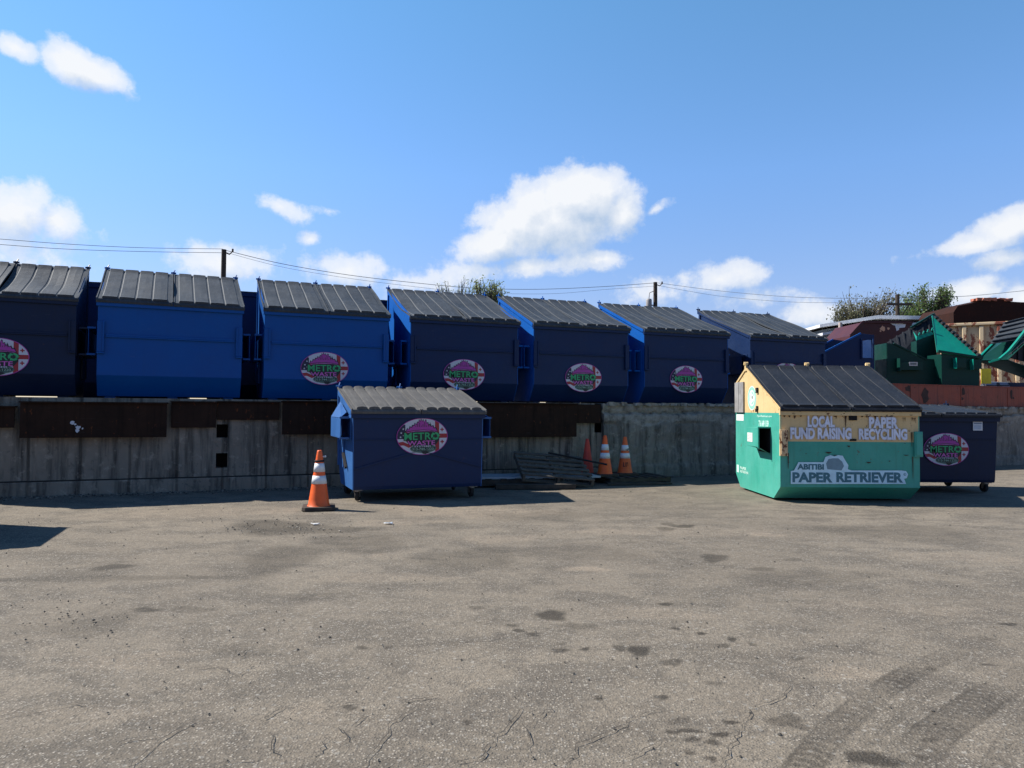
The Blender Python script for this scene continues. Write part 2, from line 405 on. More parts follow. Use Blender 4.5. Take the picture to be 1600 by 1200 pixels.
# ------------------------------------------------------------------ dumpsters
def lid_mesh(W_, Ls, n, mat, name, par, M, rise=.034, warp=.012, seed=0, arch=False, sag=0.0, flange=.07, gap=.015):
    """a lid: W_ wide (x 0..W_), Ls long (from hinge y=0 to front y=Ls), n raised ribs-panels"""
    rnd = random.Random(seed)
    ts = [0.0, .012]; hs = [0, 0]
    pw = (W_ - 2 * flange - (n - 1) * gap) / n
    x = flange
    ts = [(0, .012, 0), (.014, .012, 0), (.016, 0.0, 0), (flange - .004, 0, 0)]
    for k in range(n):
        if arch:
            for t in (0, .02, .08, .2, .5, .8, .92, .98, 1):
                ts.append((x + t * pw, rise * (.45 + .55 * math.sin(PI * t) ** .45) if 0 < t < 1 else 0.0, 1))
        else:
            ts += [(x, 0, 1), (x + .010, rise, 1), (x + pw * .5, rise * 1.06, 1), (x + pw - .010, rise, 1), (x + pw, 0, 1)]
        x += pw + gap
    ts += [(W_ - flange + .004, 0, 0), (W_ - .016, 0, 0), (W_ - .014, .012, 0), (W_, .012, 0)]
    ss = [0, .03, .032, .05, .075, .10, .15, .25, .35, .45, .55, .65, .75, .85, .90, .925, .95, .972, .976, .985, 1.0]
    def prof(s):
        if s < .031 or s > .974: return 0
        e_ = min(s - .03, .975 - s); return .22 + .78 * max(0.0, 1 - e_ / .085) ** 1.5
    vs = []; nT = len(ts); nS = len(ss)
    ph = [rnd.uniform(0, 6.28) for _ in range(6)]
    def wv(x_, s):
        return (warp * (math.sin(x_ * 4.1 + ph[0]) * .6 + math.sin(x_ * 9.0 + ph[1] + s * 3) * .35 + math.sin(s * 7 + ph[2] + x_ * 3) * .5) * math.sin(PI * min(1, s * 1.02)) ** .7
                - sag * math.sin(PI * s) ** 1 + sag * .0)
    for layer in (0, 1):
        for s in ss:
            for (x_, h, p) in ts:
                z = wv(x_, s) + (h * prof(s) if p else h * (1 if layer == 0 else 0)) - (.012 if layer else 0)
                if s == 1.0 and layer == 0: pass
                vs.append((x_, s * Ls, z if s < 1 else z - .02 * (1 if layer == 0 else 1.9)))
    fs = []
    for layer in (0, 1):
        b = layer * nT * nS
        for i in range(nS - 1):
            for j in range(nT - 1):
                q = (b + i * nT + j, b + i * nT + j + 1, b + (i + 1) * nT + j + 1, b + (i + 1) * nT + j)
                fs.append(q if layer == 0 else q[::-1])
    B = nT * nS
    for i in range(nS - 1):
        for j, fl in ((0, True), (nT - 1, False)):
            q = (i * nT + j, (i + 1) * nT + j, B + (i + 1) * nT + j, B + i * nT + j); fs.append(q if fl else q[::-1])
    for j in range(nT - 1):
        for i, fl in ((0, False), (nS - 1, True)):
            q = (i * nT + j, i * nT + j + 1, B + i * nT + j + 1, B + i * nT + j); fs.append(q[::-1] if fl else q)
    mb = MB(); mb.add(vs, fs, 0, M)
    return mb.build(name, mat, par)

def lidM(x0, y, z, ang):
    """lid frame: hinge edge at (x0,y,z); runs forward (-y) and down by ang; normal up"""
    d = Vector((0, -math.cos(ang), -math.sin(ang))); xx = Vector((-1, 0, 0)); n = xx.cross(d)
    # x axis reversed so that the frame is right handed with n up
    T = Matrix((xx, d, n)).transposed().to_4x4(); T.translation = Vector((x0, y, z)); return T

def dumpster(loc, rz, label, front=NAVY, side=None, w_=1.93, d=1.73, hf=1.41, hr=2.10, zb=.022, fz=.32, fy=.20, sz=.88, sleeve=(.62, 1.0, .12, 1.25, .10),
             lid=LID, panels=4, rise=.034, arch=False, warp=.012, sag=(0, 0), stick=None, seed=0, cat='dumpster', group=None, wheels=False,
             brackets=True, crease=False, lids=(1, 1), rearfold=.25, feet=True, gusset=False, name='dumpster', openlid=None, taper=0.0, seamz=None, hooks=True):
    side = side or front
    root = empty(name, loc, rz); tag(root, label, cat, group)
    h = w_ / 2; T = .012
    mb = MB()
    prof = [(fy, zb), (0, fz), (0, hf), (d, hr), (d, zb + rearfold), (d - .18, zb)]
    for sx in (-1, 1):
        x0, x1 = (h - T, h) if sx > 0 else (-h, -h + T)
        mb.prismx(prof, x0, x1, 1)
    hi = h - T - .001
    mb.strip([(fy, zb + .001), (.001, fz), (.001, hf - .01)], -T, -h - .002, h + .002, 0)
    mb.strip([(d - .001, hr - .01), (d - .001, zb + rearfold), (d - .181, zb + .001)], -T, -hi, hi, 0)
    mb.box(-hi, hi, fy + .002, d - .184, zb + .002, zb + .014, 0)
    # front rim, rear rim, side rims
    mb.box(-h - .022, h + .022, -.035, .012, hf - .105, hf - .004, 0)
    mb.box(-h - .02, h + .02, d - .02, d + .03, hr - .07, hr - .003, 0)
    sl = math.atan2(hr - hf, d)
    for sx in (-1, 1):
        xx = sx * (h + .012)
        mb.bar((xx, .013, hf - .035), (xx, d - .021, hr - .045), .026, .06, 1)
        mb.bar((sx * (h + .012), d - .03, zb + rearfold + .03), (sx * (h + .012), d - .03, hr - .08), .024, .05, 1, upv=Vector((0, 1, 0)))
    if brackets:
        for sx in (-1, 1):
            a, b = sorted((sx * (h + .006), sx * (h - .085)))
            mb.box(a, b, -.030, -.0122, sleeve[0] + .03, sleeve[1] + .09, 0)
            mb.box(b - .022 if sx < 0 else a, b if sx < 0 else a + .022, -.047, -.0302, sleeve[0] + .035, sleeve[1] + .085, 0)
            mb.box(a - .002, b + .002, -.05, -.0124, sleeve[0] + .005, sleeve[0] + .028, 0)
        mb.box(-h + .10, h - .10, -.028, -.0121, sz - .02, sz, 0)
        mb.box(-h + .10, h - .10, -.020, -.0121, sz + .001, sz + .03, 0)
    if seamz: mb.box(-h + .01, h - .01, -.016, -.0121, seamz - .01, seamz, 0)
    if crease:
        for (a, b) in (((-h + .02, .43), (.0, .66)), ((.0, .66), (h - .02, .43))):
            mb.bar((a[0], -.0125, a[1]), (b[0], -.0125, b[1]), .012, .022, 0)
    # small bracket plates and vertical side stiffeners
    for sx in (-1, 1):
        a, b = sorted((sx * (h + .001), sx * (h + .028)))
        mb.box(a, b, d * .55, d * .55 + .05, zb + .25, sleeve[0] - .01, 1)
    if feet:
        for fx in (-h + .16, -h * .0 + .02, h - .16):
            mb.box(fx - .07, fx + .07, fy + .03, d - .25, 0.0, zb + .003, 0)
    if taper: mb.v = [(x * (1 - taper * max(0, 1 - z / hf)), y, z) for x, y, z in mb.v]
    body = mb.build('body', [front, side], root, bevel=.004)
    # fork sleeves
    z0, z1, y0, y1, sw = sleeve
    for sx in (-1, 1):
        s = MB(); e = .002
        A = lambda a, b: tuple(sorted((sx * a, sx * b)))
        xa, xb = A(h + .027 if not gusset else h + e, h + .027 + sw)
        s.box(xa, xb, y0, y1, z1 - .008, z1, 0); s.box(xa, xb, y0, y1, z0, z0 + .008, 0)
        o1, o2 = A(h + .027 + sw - .008, h + .027 + sw)
        s.box(o1, o2, y0 + e, y1 - e, z0 + .009, z1 - .009, 0)
        i1, i2 = A(h + .001, h + .010)
        s.box(i1, i2, y0 - .03, y1 + .03, z0 - .03, z1 + .03, 0)
        f1, f2 = A(h + .03, h + .027 + sw + .012)
        s.box(f1, f2, y0 - .012, y0 - .001, z1 - .014, z1 + .014, 0); s.box(f1, f2, y0 - .012, y0 - .001, z0 - .014, z0 + .014, 0)
        if gusset:
            zt = hf + (hr - hf) * .72
            xo = sx * (h + .027 + sw - .002); xi = sx * (h + .026)
            q = [(xo, y0 + .01, z1 + .001), (xo, y1 - .02, z1 + .001), (xi, y1 * .9, zt - .10), (xi, y0 + .22, hf - .03)]
            if sx > 0: q = q[::-1]
            s.plate(q, .006, 0)
        s.build('sleeve', side, root, bevel=.003)
    # lids
    Ls = math.hypot(d + .07, hr - hf) + .02; ang = math.atan2(hr - hf, d)
    lw = h + .03
    for k, on in enumerate(lids):
        if not on: continue
        xs = (0.0 - .004) if k == 0 else (lw)
        if openlid is not None:
            Mx = lidM(xs, d + .03, hr + .03, ang + openlid)
        else:
            Mx = lidM(xs, d + .01, hr + .022, ang)
        lid_mesh(lw - .006, Ls, panels, lid, 'lid', root, Mx, rise=rise, warp=warp, seed=seed * 7 + k, arch=arch, sag=sag[k])
    # hinge lugs along the back
    if hooks:
        for fx in (-h - .0, -.001, h + .0):
            g = MB()
            g.box(fx - .015, fx + .015, d - .015, d + .055, hr - .05, hr + .055, 0)
            g.tube([(fx - .04, d + .04, hr + .045), (fx + .04, d + .04, hr + .045)], .014, 8)
            g.bar((fx, d + .04, hr + .05), (fx + .02, d + .07, hr + .10), .014, .014)
            g.build('hinge', side, root)
    if wheels:
        for (wx, wy) in ((-h + .09, .12), (h - .12, .12), (-h + .09, d - .22), (h - .12, d - .22)):
            f = MB(); a = random.Random(seed + wx * 9 + wy).uniform(-.9, .9)
            Mw = Matrix.Translation((wx, wy, 0)) @ Matrix.Rotation(a, 4, 'Z')
            f.box(-.06, .06, -.06, .06, zb - .012, zb + .002, 0, Matrix.Translation((wx, wy, 0)))
            for q in (-1, 1):
                f.prismx([(-.03, zb - .013), (.04, zb - .013), (.05, .06), (.02, .06)], q * .034 - .003, q * .034 + .003, 0, Mw)
            f.tube([(0, 0, zb - .014), (0, 0, zb - .03)], .035, 12, 0, Mw)
            c = f.build('caster', STEEL, root)
            t = MB()
            Mt = Mw @ Matrix.Translation((0, .035, .075)) @ Matrix.Rotation(PI / 2, 4, 'Y')
            t.lathe([(.0, -.022), (.055, -.022), (.068, -.024), (.075, -.016), (.075, .016), (.068, .024), (.055, .022), (0, .022)], 24, 0, Mt)
            t.lathe([(.0, -.027), (.022, -.027), (.022, .027), (0, .027)], 12, 1, Mt)
            t.build('wheel', [RUB, STEEL], c)
    if stick:
        add_sticker(root, stick[0], stick[1], -.0135 if len(stick) < 4 else stick[3], stick[2])
    return root

# ------------------------------------------------------------------ ground
WA = R(22.0); WD = Vector((math.cos(WA), math.sin(WA), 0)); WN = Vector((math.sin(WA), -math.cos(WA), 0)); W0 = Vector((0, 12.79, 0))
ZP = 1.35                                    # height of the raised platform
def wall_s(px, py=640):
    d = ray(px, py); k = d.x / d.y
    return 12.79 * k / (WD.x - WD.y * k)
def wp(s, off=0.0, z=0.0):
    p = W0 + WD * s + WN * off; return Vector((p.x, p.y, z))
def wall_z(px, py):
    p = wp(wall_s(px, py)); return atY(px, py, p.y).z

def axis(a, b, step, far, grow=1.35):
    xs = list(np.arange(a, b + 1e-6, step)); st = step; x = a; lo = []
    while x > -far: st *= grow; x -= st; lo.append(x)
    st = step; x = b; hi = []
    while x < far: st *= grow; x += st; hi.append(x)
    return np.array(lo[::-1] + xs + hi)
def ground():
    A1_ = axis(-5.6, -1.0, .03, 900); A2_ = axis(3.2, 6.8, .03, 900); xs = np.concatenate([A1_[A1_ < -1.005], np.arange(-1.0, 3.19, .0125), A2_[A2_ > 3.195]])
    ys = [1.6]; 
    while ys[-1] < 14: ys.append(ys[-1] + .012 * max(1, ys[-1] * .35))
    st = .05; y = ys[-1]
    while y < 1500: st *= 1.35; y += st; ys.append(y)
    lo = []; st = .1; y = 1.6
    while y > -60: st *= 1.4; y -= st; lo.append(y)
    ys = np.array(lo[::-1] + ys)
    X, Y = np.meshgrid(xs, ys); nx, ny = len(xs), len(ys)
    rs = np.random.RandomState(3)
    Z = np.zeros_like(X)
    for k in range(14):
        a = rs.uniform(0, 6.28); f = rs.uniform(.5, 3.2); Z += np.sin((X * math.cos(a) + Y * math.sin(a)) * f + rs.uniform(0, 6.28)) / f
    Z = Z / np.abs(Z).max() * .008 - .009
    Z[(np.abs(X) > 20) | (Y > 20)] = -.009
    # wear: dark oil drips, damp patches and tyre tracks (attribute), pale sandy patches (second channel)
    st = np.zeros_like(X); pale = np.zeros_like(X)
    def spot(px, py, rx, ry, a, arr=st):
        p = atZ(px, py); q = atZ(px + rx, py); r_ = abs(q.x - p.x); qy = atZ(px, py - ry); qz = atZ(px, py + ry)
        ryy = max(.010, (qy.y - qz.y) / 2)
        m = (np.abs(X - p.x) < r_ * 2.5) & (np.abs(Y - p.y) < ryy * 2.5)
        if not m.any(): return
        dx = (X[m] - p.x) / r_; dy = (Y[m] - p.y) / ryy
        an = np.arctan2(dy, dx); ph = rs.uniform(0, 6.28, 3)
        rr = np.sqrt(dx ** 2 + dy ** 2) * (1 + .18 * np.sin(2 * an + ph[0]) + .12 * np.sin(3 * an + ph[1]) + .08 * np.sin(5 * an + ph[2]))
        arr[m] = np.maximum(arr[m], a * np.clip((1.25 - rr) / .45, 0, 1))
    SP = [(861, 959, 24, 5, .75), (905, 976, 22, 4, .4), (998, 1014, 15, 5, .75), (968, 1010, 8, 3, .6), (1050, 1033, 13, 4, .5), (1114, 1065, 9, 3, .4), (1116, 870, 21, 4, .6), (1068, 821, 12, 2, .7),
          (1045, 818, 9, 2, .5), (1040, 825, 12, 2, .5), (1040, 942, 7, 2, .8), (810, 983, 8, 2, .7), (833, 989, 8, 2, .6), (914, 1012, 5, 2, .8), (875, 1014, 9, 3, .6), (936, 1088, 6, 2.5, .8), (1034, 1087, 7, 3, .75),
          (1142, 1126, 8, 3, .75), (1126, 1145, 10, 3.5, .8), (1113, 1157, 9, 3, .7), (1075, 1139, 13, 3, .7), (1083, 1152, 8, 3, .7), (1050, 1141, 7, 2.5, .75), (1060, 1124, 13, 4, .35), (1077, 1172, 7, 3, .65), (1112, 1182, 7, 3, .7), (1018, 1151, 7, 2, .4),
          (1228, 1124, 26, 7, .5), (1252, 1133, 10, 4, .4), (1362, 1183, 38, 9, .75), (1452, 1154, 11, 3, .7), (1440, 1181, 9, 3, .6), (1454, 1043, 8, 2.5, .65), (1245, 1027, 9, 2, .4), (1096, 988, 5, 2, .8), (1144, 997, 6, 2, .8), (1130, 1007, 9, 2, .6), (1175, 1005, 5, 2, .5),
          (1056, 980, 5, 2, .7), (878, 1003, 6, 2, .4), (1576, 973, 8, 2, .7), (1542, 1036, 8, 2, .5), (1540, 995, 9, 2, .35), (1190, 888, 18, 2, .4), (1240, 873, 10, 2, .3), (176, 884, 18, 4, .55), (228, 950, 16, 3, .6), (300, 950, 30, 4, .3),
          (565, 1010, 7, 2, .65), (606, 1009, 6, 2, .5), (548, 1103, 8, 3, .6), (730, 1126, 6, 3, .6), (800, 975, 6, 2, .6), (745, 947, 9, 2, .4), (380, 1012, 60, 6, .2), (1255, 700 + 200, 90, 9, .2), (740, 870, 60, 14, .32), (900, 862, 80, 10, .2), (445, 868, 60, 14, .32), (430, 822, 55, 8, .5),
          (490, 826, 60, 6, .4), (480, 930, 40, 5, .25), (840, 806, 80, 6, .2), (560, 845, 70, 9, .25), (1400, 830, 120, 8, .25), (140, 975, 60, 12, .22), (230, 900, 120, 3, .3), (90, 903, 110, 3, .25), (60, 905, 60, 2, .3)]
    for s_ in SP: spot(s_[0], s_[1], s_[2] * (1.35 if s_[2] < 20 else 1.1), s_[3] * 1.25, min(1, s_[4] * 1.25))
    for (x_, y_, a, b, c) in [(700, 795, 90, 12, .7), (800, 800, 60, 8, .5), (915, 887, 32, 4, .8), (1195, 834, 30, 3, .8), (590, 865, 12, 3, .7), (1060, 960, 60, 6, .4), (960, 830, 50, 5, .5), (1000, 955, 90, 8, .3), (1400, 950, 130, 10, .3), (1100, 830, 90, 8, .3),
                               (200, 1030, 90, 12, .35), (600, 900, 80, 8, .4), (1330, 1050, 60, 9, .5), (780, 840, 60, 6, .5), (140, 1110, 120, 14, .2), (480, 1110, 40, 12, .3), (300, 800, 140, 8, .4), (1500, 870, 90, 7, .4), (620, 815, 60, 5, .5)]:
        spot(x_, y_, a, b, c, pale)
    # tyre tracks, lower right: bands with tread blocks
    def track(path, width, a):
        P = [atZ(*q) for q in path]; C_ = []; acc = 0.0
        for k in range(len(P) - 1):
            p0 = P[max(k - 1, 0)]; p1 = P[k]; p2 = P[k + 1]; p3 = P[min(k + 2, len(P) - 1)]
            for q in range(14):
                t = q / 14; C_.append(.5 * ((2 * p1) + (p2 - p0) * t + (2 * p0 - 5 * p1 + 4 * p2 - p3) * t * t + (3 * p1 - p0 - 3 * p2 + p3) * t ** 3))
        C_.append(P[-1])
        x0 = min(p.x for p in C_) - .4; x1 = max(p.x for p in C_) + .4; y0 = min(p.y for p in C_) - .4; y1 = max(p.y for p in C_) + .4
        m = (X > x0) & (X < x1) & (Y > y0) & (Y < y1); xx = X[m]; yy = Y[m]; best = np.full(xx.shape, 9.0); U = np.zeros(xx.shape); V = np.zeros(xx.shape)
        for p, q in zip(C_[:-1], C_[1:]):
            dx, dy = q.x - p.x, q.y - p.y; ln = math.hypot(dx, dy); dx /= ln; dy /= ln
            u = np.clip((xx - p.x) * dx + (yy - p.y) * dy, 0, ln); d = np.hypot(xx - p.x - u * dx, yy - p.y - u * dy)
            w_ = d < best; best[w_] = d[w_]; U[w_] = (acc + u)[w_]; V[w_] = (-(xx - p.x) * dy + (yy - p.y) * dx)[w_]; acc += ln
        e_ = np.clip((width / 2 - best) / .012, 0, 1) * np.clip((acc - U) / 1.2, 0, 1)
        tread = .45 + .55 * np.maximum((np.sin(U * 120 + np.abs(V) * 70) > .1) * 1.0, np.abs(np.abs(V) - width * .43) < .012)
        worn = .65 + .35 * np.sin(U * 3.1 + 1) * np.sin(xx * 7 + yy * 5)
        st[m] = np.maximum(st[m], a * e_ * tread * worn)
    track([(1236, 1225), (1262, 1185), (1300, 1140), (1350, 1098), (1400, 1062), (1450, 1035), (1560, 985)], .14, .78)
    track([(1320, 1225), (1345, 1180), (1400, 1120), (1470, 1070), (1540, 1030)], .05, .5)
    track([(1412, 1225), (1430, 1180), (1462, 1142), (1500, 1115), (1560, 1075), (1660, 1020)], .18, .78)
    track([(1540, 1230), (1580, 1150), (1660, 1080)], .10, .5)
    track([(-60, 1010), (150, 950), (330, 890)], .12, .22); track([(0, 905), (200, 905), (400, 895)], .05, .5)
    zeros = np.zeros(nx * ny)
    v = np.stack([X.ravel(), Y.ravel(), Z.ravel()], 1)
    i, j = np.meshgrid(np.arange(nx - 1), np.arange(ny - 1)); a = (j * nx + i).ravel()
    f = np.stack([a, a + 1, a + nx + 1, a + nx], 1)
    me = bpy.data.meshes.new('ground'); me.vertices.add(len(v)); me.vertices.foreach_set('co', v.ravel())
    me.loops.add(f.size); me.loops.foreach_set('vertex_index', f.ravel().astype(np.int32))
    me.polygons.add(len(f)); me.polygons.foreach_set('loop_start', np.arange(0, f.size, 4, dtype=np.int32)); me.polygons.foreach_set('loop_total', np.full(len(f), 4, dtype=np.int32))
    me.update(calc_edges=True); me.validate()
    for nm, arr in (('stain', st), ('pale', pale)):
        at_ = me.attributes.new(nm, 'FLOAT', 'POINT'); at_.data.foreach_set('value', arr.ravel().astype(np.float32))
    m, nt, b, t = newmat('asphalt')
    A1 = nt.nodes.new('ShaderNodeAttribute'); A1.attribute_name = 'stain'; A2 = nt.nodes.new('ShaderNodeAttribute'); A2.attribute_name = 'pale'
    big = noisen(nt, t, .35, 6, .62, .6); mid = noisen(nt, scaled(nt, t, (1, 1.4, 1)), 1.7, 8, .66, .4); mid2 = noisen(nt, scaled(nt, t, (1, 1.7, 1), (5, 9, 0)), 5.5, 8, .7, .3)
    fine = noisen(nt, t, 55, 4, .6)
    c = mixc(nt, rampn(nt, big.outputs[0], [(.35, 0.0), (.68, 1.0)]), (.182, .151, .114), (.262, .219, .164))
    c = mixc(nt, mth(nt, 'MULTIPLY', rampn(nt, mid.outputs[0], [(.44, 0.0), (.58, 1.0)]), .8), c, (.128, .108, .084))
    c = mixc(nt, mth(nt, 'MULTIPLY', rampn(nt, mid2.outputs[0], [(.50, 0.0), (.68, 1.0)]), .45), c, (.265, .228, .178))
    c = mixc(nt, mth(nt, 'MULTIPLY', rampn(nt, mid2.outputs[0], [(.30, 1.0), (.42, 0.0)]), .45), c, (.065, .058, .050))
    c = mixc(nt, mth(nt, 'MULTIPLY', A2.outputs['Fac'], mth(nt, 'MULTIPLY_ADD', mid2.outputs[0], 1.4, -.15, clamp=True)), c, (.36, .285, .205))
    # aggregate: pale and dark stones
    vo = nt.nodes.new('ShaderNodeTexVoronoi'); vo.inputs['Scale'].default_value = 92; nt.links.new(t, vo.inputs['Vector'])
    sv = nt.nodes.new('ShaderNodeSeparateColor'); nt.links.new(vo.outputs['Color'], sv.inputs[0])
    inside = rampn(nt, vo.outputs['Distance'], [(.28, 1.0), (.50, 0.0)])
    worn = rampn(nt, mid.outputs[0], [(.35, .35), (.55, 1.0)])
    stone = mth(nt, 'MULTIPLY', inside, rampn(nt, sv.outputs[0], [(.50, 0.0), (.85, 1.0)]))
    c = mixc(nt, mth(nt, 'MULTIPLY', mth(nt, 'MULTIPLY', stone, worn), .62), c, (.58, .52, .43))
    dstone = mth(nt, 'MULTIPLY', inside, rampn(nt, sv.outputs[1], [(.70, 0.0), (.85, 1.0)]))
    c = mixc(nt, mth(nt, 'MULTIPLY', dstone, .5), c, (.06, .055, .05))
    vo2 = nt.nodes.new('ShaderNodeTexVoronoi'); vo2.inputs['Scale'].default_value = 26; nt.links.new(t, vo2.inputs['Vector'])
    sv2 = nt.nodes.new('ShaderNodeSeparateColor'); nt.links.new(vo2.outputs['Color'], sv2.inputs[0])
    big_st = mth(nt, 'MULTIPLY', rampn(nt, vo2.outputs['Distance'], [(.20, 1.0), (.32, 0.0)]), rampn(nt, sv2.outputs[2], [(.86, 0.0), (.93, 1.0)]))
    c = mixc(nt, mth(nt, 'MULTIPLY', big_st, .55), c, (.40, .37, .32))
    c = mixc(nt, mth(nt, 'MULTIPLY', rampn(nt, fine.outputs[0], [(.35, 1.0), (.55, 0.0)]), .45), c, (.07, .065, .055))
    stn = mth(nt, 'MULTIPLY', A1.outputs['Fac'], mth(nt, 'MULTIPLY_ADD', mid2.outputs[0], .6, .65), clamp=True)
    c = mixc(nt, stn, c, mixc(nt, .80, c, (.022, .018, .013)))
    nt.links.new(c, b.inputs['Base Color']); b.inputs['Roughness'].default_value = .88; b.inputs['Specular IOR Level'].default_value = .25
    hgt = mth(nt, 'ADD', mth(nt, 'MULTIPLY', inside, .35), mth(nt, 'ADD', fine.outputs[0], mth(nt, 'MULTIPLY', mid2.outputs[0], 2.5)))
    bump(nt, b, hgt, .8, .006)
    me.materials.append(m)
    me.polygons.foreach_set('use_smooth', np.ones(len(f), dtype=bool))
    o = bpy.data.objects.new('ground', me); COL.objects.link(o); tag(o, 'worn grey brown asphalt yard with oil drips and tyre tracks', None, None, 'structure')
    return m
ASPH = ground()

# cracks in the asphalt: thin jagged slivers
def cracks():
    mb = MB(); rnd = random.Random(5)
    LN = [[(700, 1200), (720, 1190), (755, 1180), (765, 1165), (770, 1155)], [(715, 1190), (735, 1200)], [(826, 1132 - 0), (845, 1118), (860, 1110), (858, 1104)], [(818, 1152 - 20), (824, 1150), (826, 1172)],
          [(410, 1132), (422, 1115), (440, 1108), (458, 1102)], [(418, 1144), (424, 1160), (428, 1176), (436, 1180)], [(490, 1180), (502, 1172), (512, 1155)], [(526, 1138), (534, 1146), (548, 1158)], [(548, 1134), (568, 1120), (574, 1116)],
          [(320, 1200), (370, 1188), (405, 1182)], [(625, 1098), (655, 1092), (682, 1087)], [(1128, 1198), (1135, 1180), (1145, 1165), (1158, 1142), (1160, 1132)], [(985, 1184), (1010, 1172), (1030, 1158)], [(864, 1018), (872, 1016), (880, 1012)],
          [(372, 1056), (388, 1044), (395, 1038)], [(376, 1030), (380, 1018), (384, 1016)], [(505, 1105), (560, 1098)], [(180, 1160), (240, 1150)], [(0, 1120), (60, 1108), (120, 1098), (170, 1101)], [(200, 1200), (260, 1150), (300, 1128), (352, 1122)], [(560, 1200), (600, 1160), (612, 1128), (650, 1105)], [(880, 1200), (905, 1165), (960, 1140), (985, 1120), (1040, 1108)], [(640, 1010), (700, 1002), (760, 1000), (800, 992)], [(300, 1045), (340, 1040), (372, 1056)], [(1160, 1132), (1175, 1108), (1220, 1090), (1235, 1070)], [(770, 1155), (800, 1130), (812, 1100)]]
    for ln in LN:
        pts = []
        for (a, b) in zip(ln[:-1], ln[1:]):
            A = atZ(*a); B = atZ(*b); n = max(3, int((B - A).length / .035))
            for i in range(n):
                p = A.lerp(B, i / n); p.x += rnd.uniform(-.013, .013); p.y += rnd.uniform(-.013, .013); pts.append(p)
        pts.append(atZ(*ln[-1])); n = len(pts); vs = []
        for i, p in enumerate(pts):
            q = pts[min(i + 1, n - 1)] - pts[max(i - 1, 0)]; q.z = 0; q.normalize(); nn_ = Vector((-q.y, q.x, 0))
            wd = rnd.uniform(.0008, .0030) * math.sin(PI * (i + .6) / (n + .2)) ** .5
            vs += [(p.x + nn_.x * wd, p.y + nn_.y * wd, .002), (p.x - nn_.x * wd, p.y - nn_.y * wd, .002)]
        mb.add(vs, [(2 * i, 2 * i + 1, 2 * i + 3, 2 * i + 2) for i in range(n - 1)])
    o = mb.build('pavement_cracks', plain('crack_dark', (.055, .046, .036), .95)); tag(o, 'dark jagged cracks running through the asphalt', None, None, 'structure')  # one even dark colour for the cracks
cracks()

def gravel():
    mb = MB(); rnd = random.Random(9)
    def stone(p, r, m):
        vs = []
        for (a, b, c) in ((1, 0, 0), (-1, 0, 0), (0, 1, 0), (0, -1, 0), (0, 0, 1), (0, 0, -1)):
            k = r * rnd.uniform(.6, 1.2); vs.append((p.x + a * k, p.y + b * k, p.z + c * k * .6 + r * .2))
        mb.add(vs, [(0, 2, 4), (2, 1, 4), (1, 3, 4), (3, 0, 4), (2, 0, 5), (1, 2, 5), (3, 1, 5), (0, 3, 5)], m)
    for k in range(200):
        px = rnd.gauss(440, 60); py = rnd.gauss(824, 7); p = atZ(px, max(py, 800)); stone(p, rnd.uniform(.004, .014), rnd.choice((0, 0, 1)))
    for k in range(700):
        y = 2.4 + 9 * rnd.random() ** 1.2; x = rnd.uniform(-.72, .72) * y; stone(Vector((x, y, -.004)), rnd.uniform(.002, .008) * (1 + .05 * y), rnd.choice((0, 1, 1)))
    for k in range(60):
        px = rnd.gauss(120, 60); py = rnd.gauss(965, 20); stone(atZ(px, py), rnd.uniform(.004, .011), 1)
    for k in range(1400):                     # rubble along the foot of the wall
        s = rnd.uniform(-8, 8); p = wp(s, .12 + abs(rnd.gauss(0, .18))); stone(p, rnd.uniform(.006, .022), rnd.choice((0, 0, 1)))
    o = mb.build('gravel', [plain('pale_stone', (.26, .23, .185), .9, var=.3), plain('dark_stone', (.075, .068, .058), .9, var=.3)])
    tag(o, 'loose grit and small stones scattered over the asphalt', None, None, 'stuff')
gravel()

